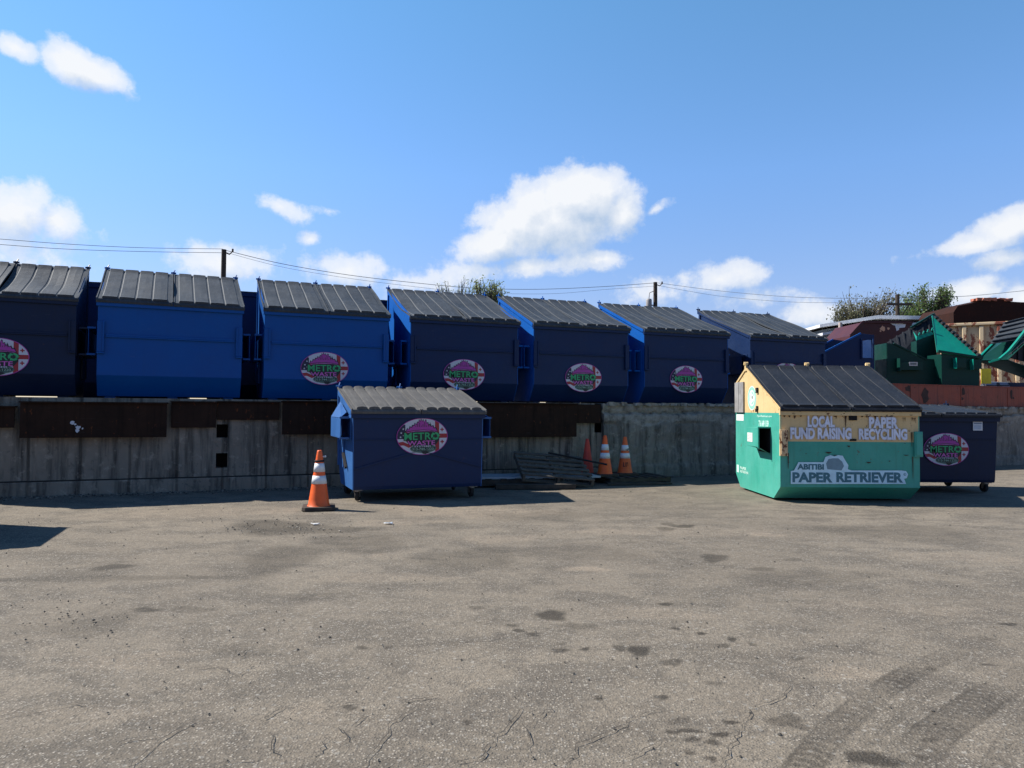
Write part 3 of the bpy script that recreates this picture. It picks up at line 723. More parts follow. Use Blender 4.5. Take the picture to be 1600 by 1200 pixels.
# ------------------------------------------------------------------ raised platform and wall
def concrete(name, base=(.25, .235, .205), seams=True, dark=.6, seed=0):
    m, nt, b, t = newmat(name)
    n1 = noisen(nt, scaled(nt, t, (1, 1, 1), (seed, 0, 0)), 1.1, 8, .65, .4); n2 = noisen(nt, t, 7, 9, .7); st = noisen(nt, scaled(nt, t, (5, 5, .45), (seed, 2, 0)), 1.6, 7, .65)
    n4 = noisen(nt, t, 40, 5, .6); sxz = nt.nodes.new('ShaderNodeSeparateXYZ'); nt.links.new(t, sxz.inputs[0])
    c = mixc(nt, rampn(nt, n1.outputs[0], [(.35, 0.0), (.65, 1.0)]), [x * .72 for x in base], base)
    c = mixc(nt, mth(nt, 'MULTIPLY', rampn(nt, st.outputs[0], [(.46, 0.0), (.66, 1.0)]), dark), c, (.055, .05, .043))
    c = mixc(nt, mth(nt, 'MULTIPLY', rampn(nt, n2.outputs[0], [(.55, 0.0), (.66, 1.0)]), .6), c, [x * 1.5 for x in base])
    c = mixc(nt, mth(nt, 'MULTIPLY', rampn(nt, n2.outputs[0], [(.30, 1.0), (.42, 0.0)]), .6), c, (.045, .042, .038))
    if not seams:                            # freshly broken, paler concrete along the top
        zz = mth(nt, 'ADD', sxz.outputs[2], mth(nt, 'MULTIPLY_ADD', n1.outputs[0], .5, -.25))
        br = mth(nt, 'MULTIPLY', rampn(nt, zz, [(.97, 0.0), (1.0, 1.0)]), rampn(nt, n2.outputs[0], [(.42, .1), (.56, 1.0)]))
        c = mixc(nt, mth(nt, 'MULTIPLY', br, .7), c, (.40, .37, .32))
    hg = mth(nt, 'ADD', mth(nt, 'MULTIPLY', n2.outputs[0], .6), mth(nt, 'MULTIPLY', n4.outputs[0], .2))
    if seams:
        sx = nt.nodes.new('ShaderNodeSeparateXYZ'); nt.links.new(t, sx.inputs[0])
        wv = mth(nt, 'MULTIPLY_ADD', noisen(nt, t, 3, 3).outputs[0], .03, 0)
        fr = mth(nt, 'FRACT', mth(nt, 'ADD', mth(nt, 'MULTIPLY', sx.outputs[0], 1 / .62), wv))
        ln = rampn(nt, mth(nt, 'ABSOLUTE', mth(nt, 'SUBTRACT', fr, .5)), [(.0, 1.0), (.018, .8), (.035, 0.0)])
        ln = mth(nt, 'MULTIPLY', ln, rampn(nt, n1.outputs[0], [(.3, .35), (.6, 1.0)]))
        c = mixc(nt, mth(nt, 'MULTIPLY', ln, .7), c, (.04, .036, .03))
        hg = mth(nt, 'SUBTRACT', hg, mth(nt, 'MULTIPLY', ln, .5))
    nt.links.new(c, b.inputs['Base Color']); b.inputs['Roughness'].default_value = .92; b.inputs['Specular IOR Level'].default_value = .2
    bump(nt, b, hg, 1.0, .035)
    return m
CONC = concrete('poured_concrete', (.34, .29, .225), True, .9); CONC2 = concrete('weathered_concrete', (.30, .265, .22), False, .8, 5)
TOPM = plain('platform_dirt', (.06, .05, .04), .95, var=.3)

def platform():
    mb = MB()
    A = wp(-60, -.45); B = wp(60, -.45); C_ = wp(60, -55); D = wp(-60, -55)
    mb.add([(A.x, A.y, ZP), (B.x, B.y, ZP), (C_.x, C_.y, ZP), (D.x, D.y, ZP), (A.x, A.y, -.3), (B.x, B.y, -.3), (C_.x, C_.y, -.3), (D.x, D.y, -.3)],
           [(0, 1, 2, 3), (4, 5, 1, 0), (5, 6, 2, 1), (6, 7, 3, 2), (7, 4, 0, 3)])
    o = mb.build('platform_ground', TOPM); tag(o, 'raised dirt yard behind the concrete wall', None, None, 'structure')
platform()

def wall():
    root = empty('retaining_wall', W0, WA); tag(root, 'stained poured concrete retaining wall carrying the row of blue dumpsters', 'wall')
    sR = wall_s(940)
    # left run, with two square drain holes and a notch
    holes = [(wall_s(339), wall_s(357), wall_z(348, 684), wall_z(348, 663)), (wall_s(339), wall_s(357), wall_z(348, 731), wall_z(348, 708))]
    mb = MB(); a, b = holes[0][0], holes[0][1]
    mb.box(-40, a, 0, .45, -.3, ZP - .004); nS_ = wall_s(929); nZ = wall_z(934, 676); mb.box(b, nS_, 0, .45, -.3, ZP - .004); mb.box(nS_, sR, 0, .45, -.3, nZ); mb.box(nS_, sR, .3, .45, nZ, ZP - .004)
    z = [-.3, holes[1][2], holes[1][3], holes[0][2], holes[0][3], ZP - .004]
    mb.box(a, b, 0, .45, z[0], z[1]); mb.box(a, b, 0, .45, z[2], z[3]); mb.box(a, b, 0, .45, z[4], z[5])
    mb.box(a, b, .30, .45, z[1], z[2]); mb.box(a, b, .30, .45, z[3], z[4])
    mb.build('wall_face', CONC, root)
    f = MB(); zf = wall_z(200, 749)
    f.prismx([(-.001, -.3), (-.075, -.3), (-.06, zf - .015), (-.045, zf), (-.001, zf)], -40, sR)
    f.build('footing', CONC, root)
    f = MB(); f.box(-40, sR, -.050, -.002, zf + .0005, zf + .014); f.build('joint', plain('joint_dark', (.02, .018, .015), .9), root)  # dark joint strip along the top of the footing
    f = MB(); f.box(a + .001, b - .001, .28, .299, z[1] + .001, z[2] - .001); f.box(a + .001, b - .001, .28, .299, z[3] + .001, z[4] - .001); f.box(nS_ + .001, sR, .27, .299, nZ + .001, ZP - .01); f.build('recess_shade', DARK, root)  # near-black panels: deep shade of holes and notch put into the colour
    # ring stain around the drain between the holes
    # right run: rough broken face as a displaced sheet
    x0, x1 = sR, 42.0; nx, nz = 520, 56
    xs = []; x = x0
    while x < x1: xs.append(x); x += .025 if x < 14 else .5
    xs.append(x1); nx = len(xs); vs = []; top = ZP - .004
    zs = [-.3 + (top + .3) * j / (nz - 1) for j in range(nz)]
    for j, zz in enumerate(zs):
        for xx in xs:
            n = noise.fractal(Vector((xx * 1.3, zz * 2.0, 3)), 1.0, 2.0, 5)
            n2_ = noise.fractal(Vector((xx * 7, zz * 7, 9)), 1.0, 2.0, 4)
            brk = 1.17 + .035 * noise.noise(Vector((xx * 1.1, 0, 4))) + .02 * noise.noise(Vector((xx * 6, 0, 4)))
            low = .22 + .06 * noise.noise(Vector((xx * .9, 0, 8)))
            off = -.10
            if zz > brk: off += .05 + .035 * abs(n2_)
            if abs(zz - brk - .01) < .02: off += .05
            brk2 = .98 + .05 * noise.noise(Vector((xx * .8, 0, 14)))
            if abs(zz - brk2) < .02 and noise.noise(Vector((xx * 1.5, 3, 3))) > -.05: off += .035
            if zz < low: off -= .03 * min(1, (low - zz) / .03)
            off += .028 * n + .012 * n2_
            tz = zz
            if j == nz - 1: tz = zz - .03 * abs(n2_)
            vs.append((xx, off, tz))
    fs = [(j * nx + i, j * nx + i + 1, (j + 1) * nx + i + 1, (j + 1) * nx + i) for j in range(nz - 1) for i in range(nx - 1)]
    g = MB(); g.add(vs, fs, 0, None, True)
    b0 = (nz - 1) * nx                         # cap back to the platform and the near end
    cap = [vs[b0 + i] for i in range(nx)] + [(xs[i], .46, top) for i in range(nx)]
    g.add(cap, [(i, i + 1, nx + i + 1, nx + i) for i in range(nx - 1)])
    end = [vs[j * nx] for j in range(nz)]; g.add(end + [(x0, .01, zs[j]) for j in range(nz)], [(j, j + 1, nz + j + 1, nz + j) for j in range(nz - 1)])
    g.build('broken_face', CONC2, root)
    # crumbled caps on the top edge
    rb = MB(); rnd = random.Random(3)
    for k in range(420):
        xx = rnd.uniform(x0 + .1, 15); r_ = rnd.uniform(.015, .06); y = rnd.uniform(-.12, .0); p = Vector((xx, y, top - .01))
        if xx < wall_s(1290) + .0 and y > -.03: continue
        v = [(p.x + sx * r_ * rnd.uniform(.6, 1.6), p.y + sy * r_ * rnd.uniform(.5, 1), p.z + sz_ * r_ * rnd.uniform(.3, .7)) for sz_ in (-1, 1) for sy in (-1, 1) for sx in (-1, 1)]
        rb.add(v, [(0, 2, 3, 1), (4, 5, 7, 6), (0, 1, 5, 4), (2, 6, 7, 3), (0, 4, 6, 2), (1, 3, 7, 5)])
    o = rb.build('crumbled_edge', CONC2, root); o['kind'] = 'stuff'
wall()

# steel plates and beams along the top of the wall
def plates():
    G = 'rusty steel plates along the top of the wall'
    rows = [(-40, 26, 634, 668, .10, 'dark rusty steel plate at the far left end of the wall top'), (36, 262, 628, 683, .16, 'long rusty steel plate with a white splat under the bright blue dumpsters'),
            (268, 338, 627, 668, .07, 'short dark steel plate just left of the upper square drain hole'), (339, 436, 627, 656, .05, 'narrow dark steel plate above the two square drain holes'),
            (440, 640, 627, 678, .13, 'rusty steel plate on the wall just left of the dumpster on casters'), (642, 896, 628, 683, .12, 'brown rusty steel plate on the wall above the leaning pallet')]
    for (a, b, t_, bt, off, lab) in rows:
        s0, s1 = wall_s(a), wall_s(b); z1 = min(ZP - .012, wall_z((a + b) / 2, t_)); z0 = wall_z((a + b) / 2, bt)
        c = wp((s0 + s1) / 2, off + .01, z0)
        root = empty('steel_plate', c, WA); tag(root, lab, 'steel plate', G)
        m = MB(); h = (s1 - s0) / 2
        m.box(-h, h, 0, .018, 0, z1 - z0 - .02)
        m.build('web', PLATE, root, bevel=.003)
        m = MB(); m.box(-h - .01, h + .01, -.05, .018 + off - .012, z1 - z0 - .019, z1 - z0); m.build('flange', PLATE, root, bevel=.003)
        if 'splat' in lab:
            q = MB(); rnd = random.Random(2)
            for k in range(7):
                cx = rnd.gauss(0, .03); cz = rnd.gauss(0, .028); r_ = rnd.uniform(.012, .03)
                poly(q, [(cx + r_ * rnd.uniform(.6, 1.2) * math.cos(2 * PI * i / 9), cz + r_ * rnd.uniform(.6, 1.2) * math.sin(2 * PI * i / 9)) for i in range(9)], -.0005 * k, 0)
            q.build('splat', WHITE, root, loc=(wall_s(124) - (s0 + s1) / 2, -.0015, wall_z(124, 667) - z0))
    # pier block left of the notch
    s0, s1 = wall_s(897), wall_s(936)
    m = MB(); m.box(-(s1 - s0) / 2, (s1 - s0) / 2, 0, .06, 0, ZP - .03 - wall_z(915, 661)); root = empty('steel_plate', wp((s0 + s1) / 2, .071, wall_z(915, 661)), WA)
    tag(root, 'short rusty plate standing beside the dark wall notch over the red cones', 'steel plate', G); m.build('web', PLATE, root, bevel=.003)
    # long red primer beam at the right
    s0 = wall_s(1290) + .15; s1 = wall_s(1600) + 6
    z0, z1 = wall_z(1500, 632), wall_z(1500, 596)
    root = empty('steel_beam', wp(s0, .02, ZP + .002), WA); tag(root, 'long red primed steel beam lying along the wall top behind the green dumpster', 'steel beam')
    m = MB(); hh = .50
    m.box(0, s1 - s0, 0, .24, 0, .022); m.box(0, s1 - s0, 0, .24, hh - .022, hh); m.box(0, s1 - s0, .10, .125, .0225, hh - .0225)
    m.box(0, s1 - s0, .012, .02, .023, hh - .023)
    for k in range(9): m.box(.7 + k * 1.6, .715 + k * 1.6, .003, .0119, .0235, hh - .0235)
    m.build('beam_body', BEAM, root, bevel=.002)
    q = MB(); rnd = random.Random(4)
    for (px, py, rx, ry) in ((1505, 604, .06, .10), (1503, 623, .04, .04), (1580, 606, .05, .14), (1419, 605, .10, .07), (1445, 612, .12, .2), (1583, 622, .03, .03)):
        cx = wall_s(px) - s0; cz = wall_z(px, py) - ZP
        cz = min(max(cz, ry + .05), hh - ry - .04)
        poly(q, [(cx + rx * rnd.uniform(.7, 1.2) * math.cos(2 * PI * i / 12), cz + ry * rnd.uniform(.7, 1.1) * math.sin(2 * PI * i / 12)) for i in range(12)], .0118 - .003, 0)
    q.build('stain', plain('burnt_stain', (.05, .022, .016), .8, var=.3), root)
plates()

# ------------------------------------------------------------------ the row of big dumpsters
ROW = 'large front load dumpsters lined up on the concrete wall'
def on_wall(pa, pb, off=-.06, fixed=None):
    return wp((wall_s(pa) + wall_s(pb)) / 2, off, ZP)
s1r = wall_s(113)
row = [(wp(s1r - .965, -.06, ZP), NAVY2, NAVY2, (.05, .54), dict(sag=(.05, .06), warp=.03, seed=1, d=1.42, hr=2.05), 'dark navy dumpster cut by the left photo edge, its two grey lids sagging'),
       (on_wall(147, 378), BLUE, BLUE, None, dict(d=1.42, hr=2.05, seed=2, sag=(.008, .016), warp=.016), 'bright blue dumpster with no sticker, second from the left on the wall'),
       (on_wall(410, 608), BLUE, BLUE, (-.05, .50), dict(d=1.5, hr=2.06, seed=3, sag=(.018, .006), warp=.018), 'bright blue dumpster with a round logo sticker, third from the left on the wall'),
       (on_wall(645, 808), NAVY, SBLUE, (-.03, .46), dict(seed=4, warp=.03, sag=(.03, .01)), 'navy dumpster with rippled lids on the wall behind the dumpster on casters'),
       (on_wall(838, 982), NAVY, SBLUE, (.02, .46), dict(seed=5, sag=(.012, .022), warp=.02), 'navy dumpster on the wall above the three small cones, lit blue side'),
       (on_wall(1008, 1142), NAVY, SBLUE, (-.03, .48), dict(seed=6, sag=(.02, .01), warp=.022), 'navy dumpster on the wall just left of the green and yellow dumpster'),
       (on_wall(1164, 1304), NAVY, NAVY, (-.05, .62), dict(seed=7, warp=.025, sag=(.03, .0)), 'navy dumpster on the wall partly hidden by the green and yellow dumpster')]
for (p, fr, sdm, stk, kw, lab) in row:
    dumpster(p, WA + (R(3) if kw['seed'] < 3 else R(1) if kw['seed'] == 3 else R(-1.0) if kw['seed'] == 7 else 0), lab, front=fr, side=sdm, stick=(stk[0], stk[1], 1.0) if stk else None, group=ROW, **kw)
# second row, seen from behind through the gaps
for pa, pb, lab in ((608, 645, 'dark blue dumpster of the back row behind the gap left of the rippled lids'), (113, 147, 'dark blue dumpster of the back row seen through the leftmost gap'), (378, 410, 'dark blue dumpster of the back row seen beside the stickered bright blue one')):
    s = (wall_s(pa) + wall_s(pb)) / 2 + .3
    dumpster(wp(s, -.06 - 1.82 - .14 - 1.74, ZP), WA + PI, lab, front=NAVY, side=NAVY, hf=1.3, hr=1.92, group='back row of blue dumpsters', seed=int(pa))

# ------------------------------------------------------------------ dumpsters on the ground
p = (-1.24, 9.94)
def small_bin(loc, rz, lab, seed, **kw):
    a = dict(w_=1.80, d=1.22, hf=1.20, hr=1.50, zb=.155, fz=.20, fy=.012, rearfold=.22, sleeve=(.83, 1.10, .10, 1.00, .115), lid=LIDL, panels=5,
             rise=.042, arch=True, warp=.006, taper=.02, seed=seed, wheels=True, brackets=False, crease=True, feet=False, gusset=True, seamz=.82, hooks=True, group='navy dumpsters on casters')
    a.update(kw); return dumpster(loc, rz, lab, **a)
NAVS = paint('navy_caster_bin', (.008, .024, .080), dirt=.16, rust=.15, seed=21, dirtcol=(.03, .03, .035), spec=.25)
SBIN = paint('sunlit_navy_side', (.030, .115, .33), dirt=.35, rust=.15, seed=22, dirtcol=(.03, .05, .09))  # the navy paint again, brightened: sunlight on the sides put into colour
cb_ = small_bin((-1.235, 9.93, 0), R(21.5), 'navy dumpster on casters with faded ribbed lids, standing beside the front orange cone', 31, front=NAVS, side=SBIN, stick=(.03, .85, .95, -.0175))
mbar = MB(); mbar.bar((-.915, .42, .42), (-.915, .68, .60), .03, .035); mbar.build('side_bar', RUB, cb_)
# same kind of bin, out of the picture at the left: its shadow reaches into it
small_bin((-6.15, 6.35, 0), R(32), 'navy dumpster on casters standing just outside the left edge, casting the shadow', 33, front=NAVS, side=SBIN)
# bin behind the green one
b2 = small_bin((6.52, 11.25, 0), R(2), 'navy dumpster on casters with flat dark lids, right behind the green and yellow dumpster', 35, front=NAVY2, side=NAVY2, hf=1.19, hr=1.32, lid=LIDB, arch=False, rise=.02,
               crease=False, stick=(.10, .66, .95, -.0175), gusset=False, sleeve=(.86, 1.08, .25, 1.0, .06), w_=1.84, taper=.07)
m = MB(); poly(m, [(-.075, -.07), (.075, -.07), (.075, .07), (-.075, .07)], 0, 0); poly(m, [(-.06, .03), (.06, .03), (.06, .05), (-.06, .05)], -.001, 1); poly(m, [(-.06, -.05), (.05, -.05), (.05, .01), (-.06, .01)], -.001, 2)
m.build('label_sheet', [WHITE, plain('label_grey', (.2, .25, .33), .6), plain('label_pale', (.42, .47, .55), .6)], b2, loc=(.60, -.0135, 1.02))

# ------------------------------------------------------------------ green and yellow paper dumpster
GRN = paint('worn_green_paint', (.045, .34, .255), dirt=.26, rust=.5, seed=41, fade=(2.2, 1.2, 1.3), dirtcol=(.05, .11, .08))
YEL = paint('faded_yellow_paint', (.66, .475, .225), dirt=.24, rust=.75, seed=42, fade=(1.1, 1.12, 1.25), dirtcol=(.20, .13, .07))
RYEL = paint('flaking_yellow_bracket', (.58, .43, .25), dirt=.4, rust=2.6, seed=43)
def two_tone(name, zc):
    """green lower part and yellow upper part, parted at local height zc"""
    m = GRN.copy(); m.name = name
    return m
def green_bin():
    X0, X1 = atY(1219, 640, 10.0).x, atY(1436, 640, 10.0).x
    w_ = X1 - X0; h = w_ / 2; Y0 = 10.0
    root = empty('dumpster', ((X0 + X1) / 2, Y0, 0), 0); tag(root, 'green and yellow paper recycling dumpster with black lids and worn white lettering', 'dumpster')
    hf = 1.27; zc = wz = H + (645.5 - 692) * 10.0 / FPX            # green/yellow split on the front
    zs = 1.20                                                       # split on the side
    pk = (1.42, 1.90); rr = (1.98, 1.66)
    prof = [(.26, .02), (0, .20), (0, hf), (pk[0], pk[1]), (rr[0], rr[1]), (rr[0], .22), (1.75, .02)]
    T = .012
    def band(z0, z1):
        P = clip(prof, [(-1, z0), (3, z0), (3, z1), (-1, z1)]) if True else None
        return P
    lo = band(-1, zs); hi_ = band(zs, 3)
    mb = MB()
    a = sum(prof[i][0] * prof[(i + 1) % 7][1] - prof[(i + 1) % 7][0] * prof[i][1] for i in range(7))
    for sx in (-1, 1):
        x0, x1 = (h - T, h) if sx > 0 else (-h, -h + T)
        mb.prismx(lo, x0, x1, 0); mb.prismx(hi_, x0, x1, 1)
    hi = h - T - .001
    mb.strip([(.26, .021), (.001, .20), (.001, zc)], -T, -h - .002, h + .002, 0)
    mb.strip([(.001, zc), (.001, hf - .01)], -T, -h - .002, h + .002, 1)
    mb.strip([(rr[0] - .001, rr[1]), (rr[0] - .001, .22), (1.749, .021)], -T, -hi, hi, 0)
    mb.strip([(rr[0], rr[1] + .001), (pk[0], pk[1])], .012, -hi, hi, 1)
    mb.box(-hi, hi, .262, 1.748, .022, .034, 0)
    # lip
    mb.box(-h - .012, h + .012, -.03, .012, hf - .10, hf - .003, 1)
    for sx in (-1, 1):
        mb.bar((sx * (h + .008), .0125, hf - .02), (sx * (h + .008), pk[0] - .01, pk[1] - .02), .018, .03, 1)
        mb.bar((sx * (h + .008), pk[0] + .01, pk[1] - .02), (sx * (h + .008), rr[0], rr[1] - .02), .018, .03, 1)
    bodymb = mb
    # feet
    f = MB()
    for fx in (-.6, .0, .6): f.box(fx - .05, fx + .05, .34, 1.7, 0, .0215)
    f.build('skid', plain('skid_steel', (.03, .03, .028), .8), root)
    # vertical pocket brackets at the two front corners
    for sx, mt, zt in ((-1, RYEL, .98), (1, GRN, .96)):
        g = MB(); z0 = .62; xa, xb = sorted((sx * (h + .02), sx * (h - .085)))
        g.box(xa, xb, -.05, -.0125, z0, zt, 0); g.box(xa + .012, xb - .012, -.062, -.0501, z0 + .02, zt - .02, 0)
        xc, xd = sorted((sx * (h + .001), sx * (h + .06))); 
        if sx > 0: g.box(xc, xd, .02, .9, z0 + .02, z0 + .26, 0)
        g.build('bracket', mt, root, bevel=.004)
    d = MB()                                  # dark hardware: slots
    cx = atY(1332, 650, 10).x - root.location.x
    d.box(cx - .055, cx + .055, -.016, -.0122, H + (645 - 658) * 10 / FPX, H + (645 - 649) * 10 / FPX + .0); d.build('slot', DARK, root); d = MB(); d.box(cx - .045, cx + .045, -.016, -.0122, zc + .012, zc + .04)
    d.build('slot', DARK, root)
    # rust drips
    q = bodymb; rnd = random.Random(6)
    def drip(x, z, l, wd, y=-.0135):
        pts = [(x - wd, z), (x + wd, z), (x + wd * .8, z - l * .4), (x + wd * .25, z - l), (x - wd * .3, z - l * .92), (x - wd * .7, z - l * .35)]; poly(q, pts, y, 2)
    drip(cx - .10, hf - .105, .16, .012)
    for k in range(26): drip(rnd.uniform(-h + .02, h - .02), hf - .103, rnd.uniform(.01, .045), rnd.uniform(.005, .02))
    for k in range(9): drip(rnd.uniform(h - .25, h - .05), 1.15, rnd.uniform(.02, .09), rnd.uniform(.002, .006))
    drip(-h + .10, .66, .22, .01); drip(h - .10, .62, .3, .008); drip(h - .11, .95, .2, .009); drip(-h + .095, .95, .25, .008)
    for k in range(14): drip(rnd.uniform(-h + .1, h - .1), rnd.uniform(.24, .9), rnd.uniform(.005, .02), rnd.uniform(.01, .05))
    for k in range(14):
        x = rnd.uniform(-h + .02, h - .02); z = hf - rnd.uniform(.01, .09); drip(x, z, rnd.uniform(.004, .015), rnd.uniform(.01, .03), -.0305)
    q.build('body', [GRN, YEL, plain('rust_streak', (.06, .028, .016), .85, var=.3)], root)
    # lettering
    tm = MB(); y = -.0140
    def row_(s, pxa, pxb, pya, pyb):
        A = atY(pxa, pyb, Y0); B = atY(pxb, pya, Y0); ox = root.location.x
        x0, x1, z0, z1 = A.x - ox, B.x - ox, A.z, B.z; n = len(s); cw = (x1 - x0) / n
        put_text(tm, s, x0, x1, z0, z1, y, 1, .07, 1.0); put_text(tm, s, x0, x1, z0 + .002, z1 - .002, y - .0012, 0, .032)
    LM = [plain('worn_white_letter', (.70, .74, .88), .6, var=.18), plain('letter_ghost', (.56, .55, .58), .7, var=.2)]
    row_('LOCAL', 1262, 1303, 651, 667); row_('FUND RAISING', 1235, 1329, 669.5, 685); tm.build('lettering', LM, root); tm = MB()
    row_('PAPER', 1358, 1401, 653, 668.5); row_('RECYCLING', 1342, 1416, 671, 686); tm.build('lettering', LM, root)
    # lower plaque: pale die-cut sticker with two lines of blue grey lettering and a plain rounded bump
    s = MB()
    def P(px, py): v = atY(px, py, Y0); return (v.x - root.location.x, v.z)
    outl = [(1235, 756), (1235, 736), (1240, 735), (1247, 722), (1286, 722), (1289, 714), (1297, 711), (1303, 713), (1309, 711), (1316, 712), (1320, 719), (1325, 727), (1324, 733), (1330, 735), (1408, 735), (1415, 736), (1418, 741), (1416, 747), (1412, 748), (1415, 756)]
    poly(s, [P(*a) for a in outl], -.0140, 0)
    bl = [(1292, 733), (1290, 724), (1294, 717), (1301, 716), (1309, 716), (1315, 721), (1318, 728), (1314, 735)]
    poly(s, [P(*a) for a in bl], -.0152, 2)
    def T_(txt, a, b, c, d_, m_): 
        A = P(a, d_); B = P(b, c); put_text(s, txt, A[0], B[0], A[1], B[1], -.0165, m_, .045)
    T_('ABITIBI', 1246, 1286, 725.5, 733, 1); T_('PAPER', 1238.5, 1298, 739, 752.5, 1); T_('RETRIEVER', 1307, 1408, 739, 752.5, 1)
    rx, rz = P(1413, 741)
    for (r_, mm, yy) in ((.020, 1, -.0165), (.015, 0, -.0172)): poly(s, ell(r_, r_, 16, rx, rz), yy, mm)
    put_text(s, 'R', rx - .008, rx + .008, rz - .009, rz + .009, -.0178, 1, .02)
    s.build('plaque', [plain('plaque_pale', (.55, .80, .92), .55), plain('plaque_letters', (.05, .17, .22), .55), plain('plaque_grey', (.17, .28, .34), .6)], root)
    s = MB(); A = P(1302, 643.5); B = P(1354, 638.5); poly(s, [(A[0], A[1]), (B[0], A[1]), (B[0], B[1]), (A[0], B[1])], -.0312, 0)
    put_text(s, 'PaperRetriever.com', A[0] + .01, B[0] - .01, A[1] + .008, B[1] - .006, -.0325, 1, .01)
    s.build('lip_label', [plain('lip_label_green', (.22, .36, .26), .6), plain('lip_label_text', (.55, .6, .55), .6)], root)
    # left side furniture: coordinates (y along depth, z); side faces -x
    xs = -h
    MS = Matrix(((0, 1, 0, xs), (-1, 0, 0, 0), (0, 0, 1, 0), (0, 0, 0, 1)))    # local x -> -Y ; local y -> X
    b = MB(); b.box(-1.95, -1.52, -.028, -.001, 1.20, 1.68, 0, MS); b.box(-1.745, -1.735, -.034, -.0281, 1.21, 1.67, 0, MS)
    b.build('grey_panel', plain('grey_weathered_board', (.26, .25, .24), .8, var=.25), root, bevel=.012)
    b = MB()
    poly(b, [(-1.94, 1.07), (-1.57, 1.07), (-1.57, 1.17), (-1.94, 1.17)], -.003, 0, MS)
    b.build('white_notice', plain('white_sheet', (.78, .8, .78), .5, var=.03), root)
    b = MB()
    cxy, czz = -1.17, 1.42
    poly(b, ell(.20, .185, 36, cxy, czz), -.002, 0, MS); poly(b, ell(.185, .17, 36, cxy, czz), -.003, 1, MS); poly(b, ell(.135, .125, 32, cxy, czz), -.004, 0, MS)
    poly(b, ell(.022, .028, 12, cxy + .02, czz + .01), -.005, 3, MS)
    for k in range(3):
        a0 = k * 2 * PI / 3 + .4; arc = [a0 + i * .25 for i in range(6)]
        poly(b, [(cxy + .105 * math.cos(q_), czz + .098 * math.sin(q_)) for q_ in arc] + [(cxy + .075 * math.cos(q_), czz + .07 * math.sin(q_)) for q_ in arc[::-1]], -.005, 1, MS)
    b.build('round_emblem', [plain('emblem_white', (.72, .78, .72), .5, var=.05), plain('emblem_green', (.28, .6, .48), .5), plain('emblem_x', (.3, .6, .5), .5), plain('emblem_dot', (.06, .04, .035), .6)], root)
    b = MB()
    b.box(-.93, -.87, -.03, -.001, 1.49, 1.57, 0, MS); b.build('hook', RUB, root, bevel=.006); b = MB(); b.box(-.95, -.89, -.03, -.001, 1.21, 1.26, 0, MS); b.box(-.91, -.88, -.03, -.001, 1.2605, 1.30, 0, MS)
    b.build('hook', RUB, root, bevel=.006)
    SLM = plain('side_letters', (.55, .80, .70), .6, var=.05)
    b = MB()
    put_text(b, 'PaperRetriever.com', -.93, -.32, 1.130, 1.165, -.003, 0, .02, 1, MS); b.build('side_lettering', SLM, root); b = MB()
    put_text(b, '716 649 1159', -.86, -.45, 1.005, 1.085, -.003, 0, .04, 1, MS); b.build('phone_number', SLM, root); b = MB()
    poly(b, [(-1.93, .24), (-1.82, .24), (-1.82, .36), (-1.93, .36)], -.003, 0, MS)
    put_text(b, 'PAPER', -1.75, -1.45, .30, .345, -.003, 0, .02, 1, MS); put_text(b, 'RETRIEVER', -1.75, -1.35, .25, .285, -.003, 0, .02, 1, MS)
    b.build('side_lettering', SLM, root)
    # paper chute box
    b = MB(); z0, z1 = .62, .99; y0, y1 = -.98, -.38; o = -.18
    # wedge: flush at the back, standing out towards the front, open at the front
    b.add([(y0, -.001, z1), (y1, -.001, z1), (y1, o, z1), (y0, -.001, z0 + .06), (y1, -.001, z0), (y1, o, z0 + .1), (y0 + .12, o, z1 - .01), (y0 + .12, o, z0 + .1)], [(0, 1, 2, 6), (6, 2, 5, 7), (0, 6, 7, 3), (3, 7, 5, 4)], 0, MS)
    b.add([(y0 + .02, -.003, z1 - .01), (y1 - .01, -.003, z1 - .01), (y1 - .0, o + .008, z1 - .012), (y0 + .13, o + .008, z1 - .02), (y1, o + .008, z0 + .11), (y0 + .13, o + .008, z0 + .11), (y1, -.003, z0 + .02), (y0 + .02, -.003, z0 + .07)], [(3, 5, 4, 2), (0, 3, 2, 1), (5, 7, 6, 4)], 1, MS)
    b.box(y1 - .5, y1 + .001, -.004, -.0021, z0 + .015, z1 - .012, 1, MS)
    b.box(y1 - .002, y1 + .02, o - .002, o + .014, z0 + .08, z1 + .01, 0, MS); b.box(y1 - .002, y1 + .02, o + .0145, .0, z1 - .006, z1 + .012, 0, MS)
    b.build('chute', [GRN, DARK], root)
    b = MB(); poly(b, [(-.83, .78), (-.60, .78), (-.60, .91), (-.83, .91)], o - .003, 0, MS)
    for k in range(5): poly(b, [(-.81, .795 + k * .022), (-.63 - .02 * (k % 2), .795 + k * .022), (-.63 - .02 * (k % 2), .803 + k * .022), (-.81, .803 + k * .022)], o - .004, 1, MS)
    b.build('chute_label', [plain('label_white', (.75, .76, .72), .5, var=.04), plain('label_ink', (.45, .47, .45), .6)], root)
    # lids and hinge lugs
    ang = math.atan2(pk[1] - hf, pk[0]); Ls = math.hypot(pk[0] + .05, pk[1] - hf) + .03; lw = h + .015
    for k in range(2):
        lid_mesh(lw - .006, Ls, 4, LIDB, 'lid', root, lidM(-.004 if k == 0 else lw, pk[0] + .005, pk[1] + .03, ang), rise=.030, warp=.009, seed=50 + k, flange=.03, gap=.009)
